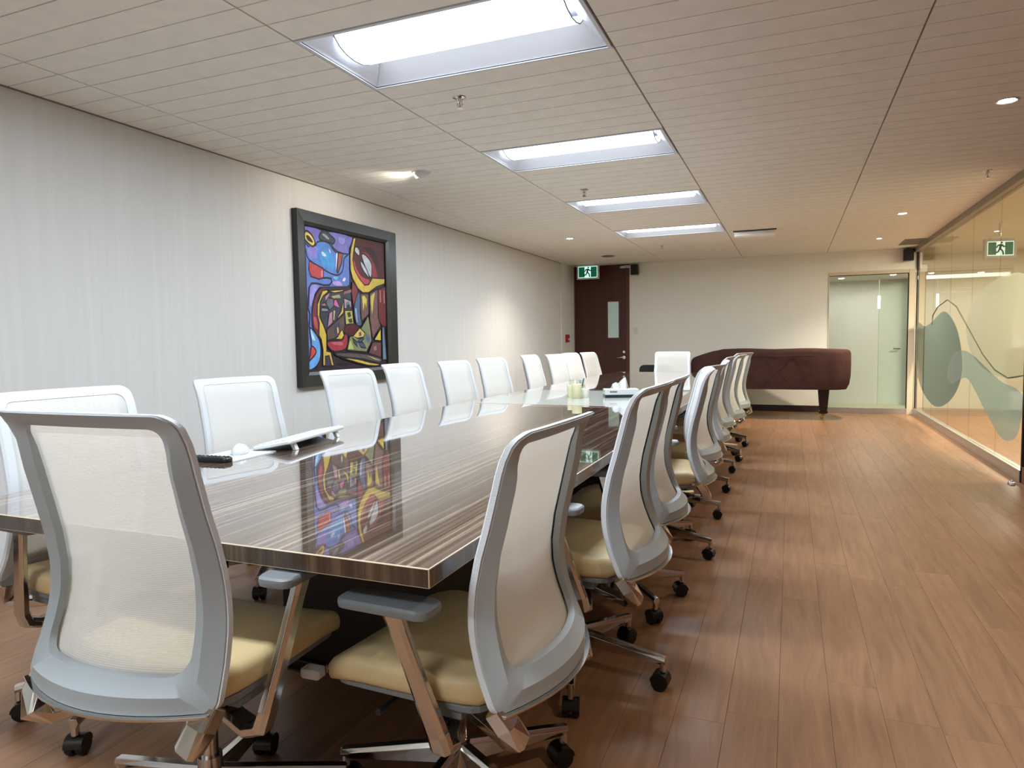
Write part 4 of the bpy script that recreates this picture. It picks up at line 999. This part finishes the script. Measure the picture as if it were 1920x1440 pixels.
bm = BM(); lathe(bm, [(0.014, 0), (0.020, 0.002), (0.020, 0.018), (0.014, 0.020)], n=14); b_ = obj('bumper', bm, M['white'], t, loc=(0.0, -0.020, 0.004), smooth=True)

# ------------------------------------------------------------------ things on the table
t = tag(empty('remote_control', (-2.01, 1.915, TZ), 0.10), 'black remote control on the table in front of the white mouse', 'remote')
bm = BM(); loft(bm, [[(x*s, y*s, z) for x, y in rrect(0.185, 0.046, 0.016, 4)] for s, z in ((0.93, 0.0), (1, 0.005), (1, 0.014), (0.94, 0.019))]); obj('body', bm, M['black'], t, smooth=True)
for i in range(9):
    for j in range(3):
        bm = BM(); cyl(bm, -0.075 + 0.0185*i, -0.013 + 0.013*j, 0.0188, 0.0215, 0.0042, n=8); obj('button', bm, mat('button_grey', (70, 70, 72), 0.5) if (i + j) % 4 else M['ventgrey'], t)
bm = BM(); loft(bm, [[(x, y, z) for x, y in rrect(0.205, 0.245, 0.012, 4)] for z in (0.0, 0.0035)])
o = obj('mouse_pad', bm, M['card'], loc=(-2.02, 2.055, TZ)); o.rotation_euler = (0, 0, 0.05); tag(o, 'thin white mouse pad lying on the table under the mouse', 'mouse pad')
t = tag(empty('computer_mouse', (-2.025, 2.085, TZ + 0.0036), 0.55), 'white computer mouse on the white pad', 'mouse')
bm = BM(); secs = []
for tt, w, hh in ((-1, 0.012, 0.010), (-0.85, 0.022, 0.022), (-0.5, 0.030, 0.032), (0, 0.031, 0.037), (0.45, 0.029, 0.031), (0.8, 0.025, 0.020), (1, 0.014, 0.010)):
    secs.append([(w*math.cos(PI*k/8), 0.056*tt, 0.003 + hh*math.sin(PI*k/8)**0.8) for k in range(9)] + [(-w*0.9, 0.056*tt, 0), (w*0.9, 0.056*tt, 0)])
loft(bm, secs); obj('body', bm, M['white'], t, smooth=True)
bm = BM(); disc_x(bm, 0, 0.034, 0.026, 0.009, 0.005, 'x', 12); obj('scroll_wheel', bm, M['ventgrey'], t, smooth=True)
# keyboard: rear feet towards the middle of the table
t = tag(empty('keyboard', (-1.985, 2.41, TZ + 0.0008), math.radians(-90)), 'white wireless keyboard propped on its rear feet on the table', 'keyboard')
# local: x along the length, y from the typist (-) to the rear (+); rotated so the rear faces +x
t.rotation_euler = (0, 0, math.radians(-80))
KL, KD = 0.50, 0.17; tilt = math.radians(10)
def kt(x, y, z): return (x, (y + KD/2)*math.cos(tilt) - KD/2 - z*math.sin(tilt), (y + KD/2)*math.sin(tilt) + z*math.cos(tilt) + 0.001)
bm = BM(); loft(bm, [[kt(x*s, y*s, z) for x, y in rrect(KL, KD, 0.015, 4)] for s, z in ((0.97, 0.0), (1, 0.004), (1, 0.012), (0.975, 0.017))]); obj('case', bm, M['white'], t, smooth=True)
for r_ in range(5):
    for c_ in range(17):
        bm = BM(); x = -0.228 + 0.0285*c_; y = -0.060 + 0.029*r_
        loft(bm, [[kt(x + a*0.012*s, y + b*0.012*s, z) for a, b in ((-1,-1),(1,-1),(1,1),(-1,1))] for s, z in ((1, 0.0165), (0.85, 0.0215))]); obj('key', bm, M['white'], t)
for s in (-1, 1):
    bm = BM(); a = kt(s*0.185, KD/2 - 0.028, 0.0); b = kt(s*0.185, KD/2 - 0.012, 0.0)
    loft(bm, [[(s*0.185 - 0.012, a[1], a[2]), (s*0.185 + 0.012, a[1], a[2]), (s*0.185 + 0.012, b[1], b[2]), (s*0.185 - 0.012, b[1], b[2])], [(s*0.185 - 0.012, a[1] + 0.012, 0.0), (s*0.185 + 0.012, a[1] + 0.012, 0.0), (s*0.185 + 0.012, b[1] + 0.012, 0.0), (s*0.185 - 0.012, b[1] + 0.012, 0.0)]]); obj('foot', bm, M['white'], t, bevel=0.001)
# candles
def candle(x, y, r, h, m, lab):
    t = tag(empty('pillar_candle', (x, y, TZ + 0.0013)), lab, 'candle', 'pillar candles on the table')
    bm = BM(); lathe(bm, [(0.001, 0), (r*0.98, 0), (r, 0.003), (r, h - 0.004), (r*0.95, h), (r*0.8, h - 0.002), (r*0.3, h - 0.006), (0.001, h - 0.007)], n=28); obj('wax', bm, m, t, smooth=True)
    bm = BM(); tube(bm, [(0, 0, h - 0.008), (0.001, 0, h + 0.004), (0.004, 0.001, h + 0.010)], 0.0013, 6); obj('wick', bm, M['ink'], t)
candle(-1.462, 4.845, 0.037, 0.107, M['candle'], 'tallest cream pillar candle in the trio on the pale table section')
candle(-1.537, 4.925, 0.024, 0.092, M['candle'], 'slim cream pillar candle left of the tallest candle')
candle(-1.424, 4.935, 0.030, 0.066, M['candlew'], 'short white candle right of the tallest candle')
for x, y, h, lb in ((-1.675, 5.40, 0.105, 'clear drinking glass farthest left behind the candles'), (-1.63, 5.46, 0.105, 'clear drinking glass second from left behind the candles'), (-1.505, 5.15, 0.080, 'clear drinking glass farthest right behind the candles'), (-1.575, 5.36, 0.105, 'clear drinking glass third from left behind the candles')):
    bm = BM(); lathe(bm, [(0.001, 0.004), (0.015, 0.004), (0.017, 0.008), (0.0205, h), (0.022, h), (0.019, 0.004), (0.016, 0.0), (0.001, 0.0)], n=24)
    o = obj('drinking_glass', bm, M['clear'], loc=(x, y, TZ + 0.0013), smooth=True)
    tag(o, lb, 'glass', 'clear tumblers behind the candles')
# tissue box
t = tag(empty('tissue_box', (-1.175, 5.03, TZ + 0.0013), math.radians(22)), 'flat white tissue box with a dark green base band on the pale table section', 'tissue box')
bm = BM(); box(bm, -0.125, 0.125, -0.062, 0.062, 0, 0.022); obj('green_band', bm, M['green'], t, bevel=0.002)
bm = BM(); box(bm, -0.125, 0.125, -0.062, 0.062, 0.022, 0.062); obj('carton', bm, M['card'], t, bevel=0.002)
bm = BM()
box(bm, -0.090, -0.036, -0.0630, -0.0618, 0.0435, 0.0455)
for i, (x, w_) in enumerate(((-0.088, 0.006), (-0.080, 0.004), (-0.073, 0.006), (-0.065, 0.004), (-0.058, 0.005), (-0.050, 0.006), (-0.042, 0.003))):
    box(bm, x, x + w_, -0.0632, -0.0618, 0.040, 0.048 if i % 3 else 0.050)
    if i % 2: box(bm, x - 0.003, x + 0.006, -0.0632, -0.0618, 0.0435 + 0.001*i*0.3, 0.0455 + 0.001*i*0.3)
obj('print', bm, M['ink'], t); bm = BM(); box(bm, -0.1262, -0.1248, -0.02, 0.02, 0.044, 0.049); obj('end_print', bm, M['ink'], t)
bm = BM(); rows_ = []
pk = [(-0.075, 0.0), (-0.062, 0.040), (-0.040, 0.052), (-0.022, 0.044), (0.0, 0.064), (0.022, 0.084), (0.034, 0.086), (0.046, 0.056), (0.060, 0.0)]
for off, s in ((-0.012, 1.0), (0.0, 0.92), (0.014, 0.72), (0.022, 0.4)):
    rows_.append([bm.verts.new((x, off + 0.007*math.sin(i*2.1 + off*90), 0.061 + z*s)) for i, (x, z) in enumerate(pk)])
for a, b in zip(rows_, rows_[1:]):
    for i in range(len(a) - 1): bm.faces.new((a[i], a[i+1], b[i+1], b[i]))
for rr in (rows_[0], rows_[1]):
    lo = [bm.verts.new((v_.co.x, v_.co.y, 0.0605)) for v_ in rr[1:-1]]
    up = rr[1:-1]
    for i in range(len(up) - 1): bm.faces.new((up[i], up[i+1], lo[i+1], lo[i]))
obj('tissue', bm, M['tissue'], t, smooth=True)

# ------------------------------------------------------------------ corridor behind the glazing
t = tag(empty('pendant_lamp', (1.30, 12.35, 0)), 'slim lit tube pendant seen through the glazed opening', 'light')
bm = BM(); cyl(bm, 0, 0, 1.60, 1.80, 0.019, n=16); obj('lit_tube', bm, mat('pendant_glow', (255, 248, 215), 0.5, emit=((255, 246, 205), 2.5)), t, smooth=True)
bm = BM(); cyl(bm, 0, 0, 1.80, 2.10, 0.003, n=6); obj('cord', bm, M['white'], t)
t = tag(empty('corridor_door', (1.42, 12.995, 0)), 'pale door with a lever handle seen through the glazed opening', 'door')
bm = BM(); box(bm, -0.05, 0.40, -0.002, 0, 0.012, 2.05); obj('leaf', bm, mat('pale_door', (196, 202, 190), 0.5), t, bevel=0.003)
bm = BM(); tube(bm, [(0.26, -0.045, 0.95), (0.26, -0.09, 0.95), (0.16, -0.09, 0.95)], 0.011, 8); obj('lever_handle', bm, M['ventgrey'], t, smooth=True)
for x_, y_, lb in ((0.75, 12.3, 'small left downlight in the low corridor ceiling behind the glazed opening'), (1.45, 12.0, 'small right downlight in the low corridor ceiling behind the glazed opening')):
    o = tag(empty('corridor_downlight', (x_, y_, 2.1)), lb, 'light', 'corridor downlights')
    bm = BM(); lathe(bm, [(0.001, -0.004), (0.03, -0.004), (0.04, -0.001), (0.04, 0.0)], n=16); obj('bulb', bm, M['spot'], o)
arealight('corridor_fill', (0.9, 12.3, 2.06), (1.6, 0.8), 5, (1, 0.97, 0.9))
arealight('hall_fill', (2.9, 10.2, 2.42), (0.6, 1.2), 60, (1, 0.95, 0.84))  # unseen area lights without fixtures, added to brighten the side corridor
arealight('hall_fill', (2.9, 6.5, 2.42), (0.6, 1.2), 60, (1, 0.95, 0.84))
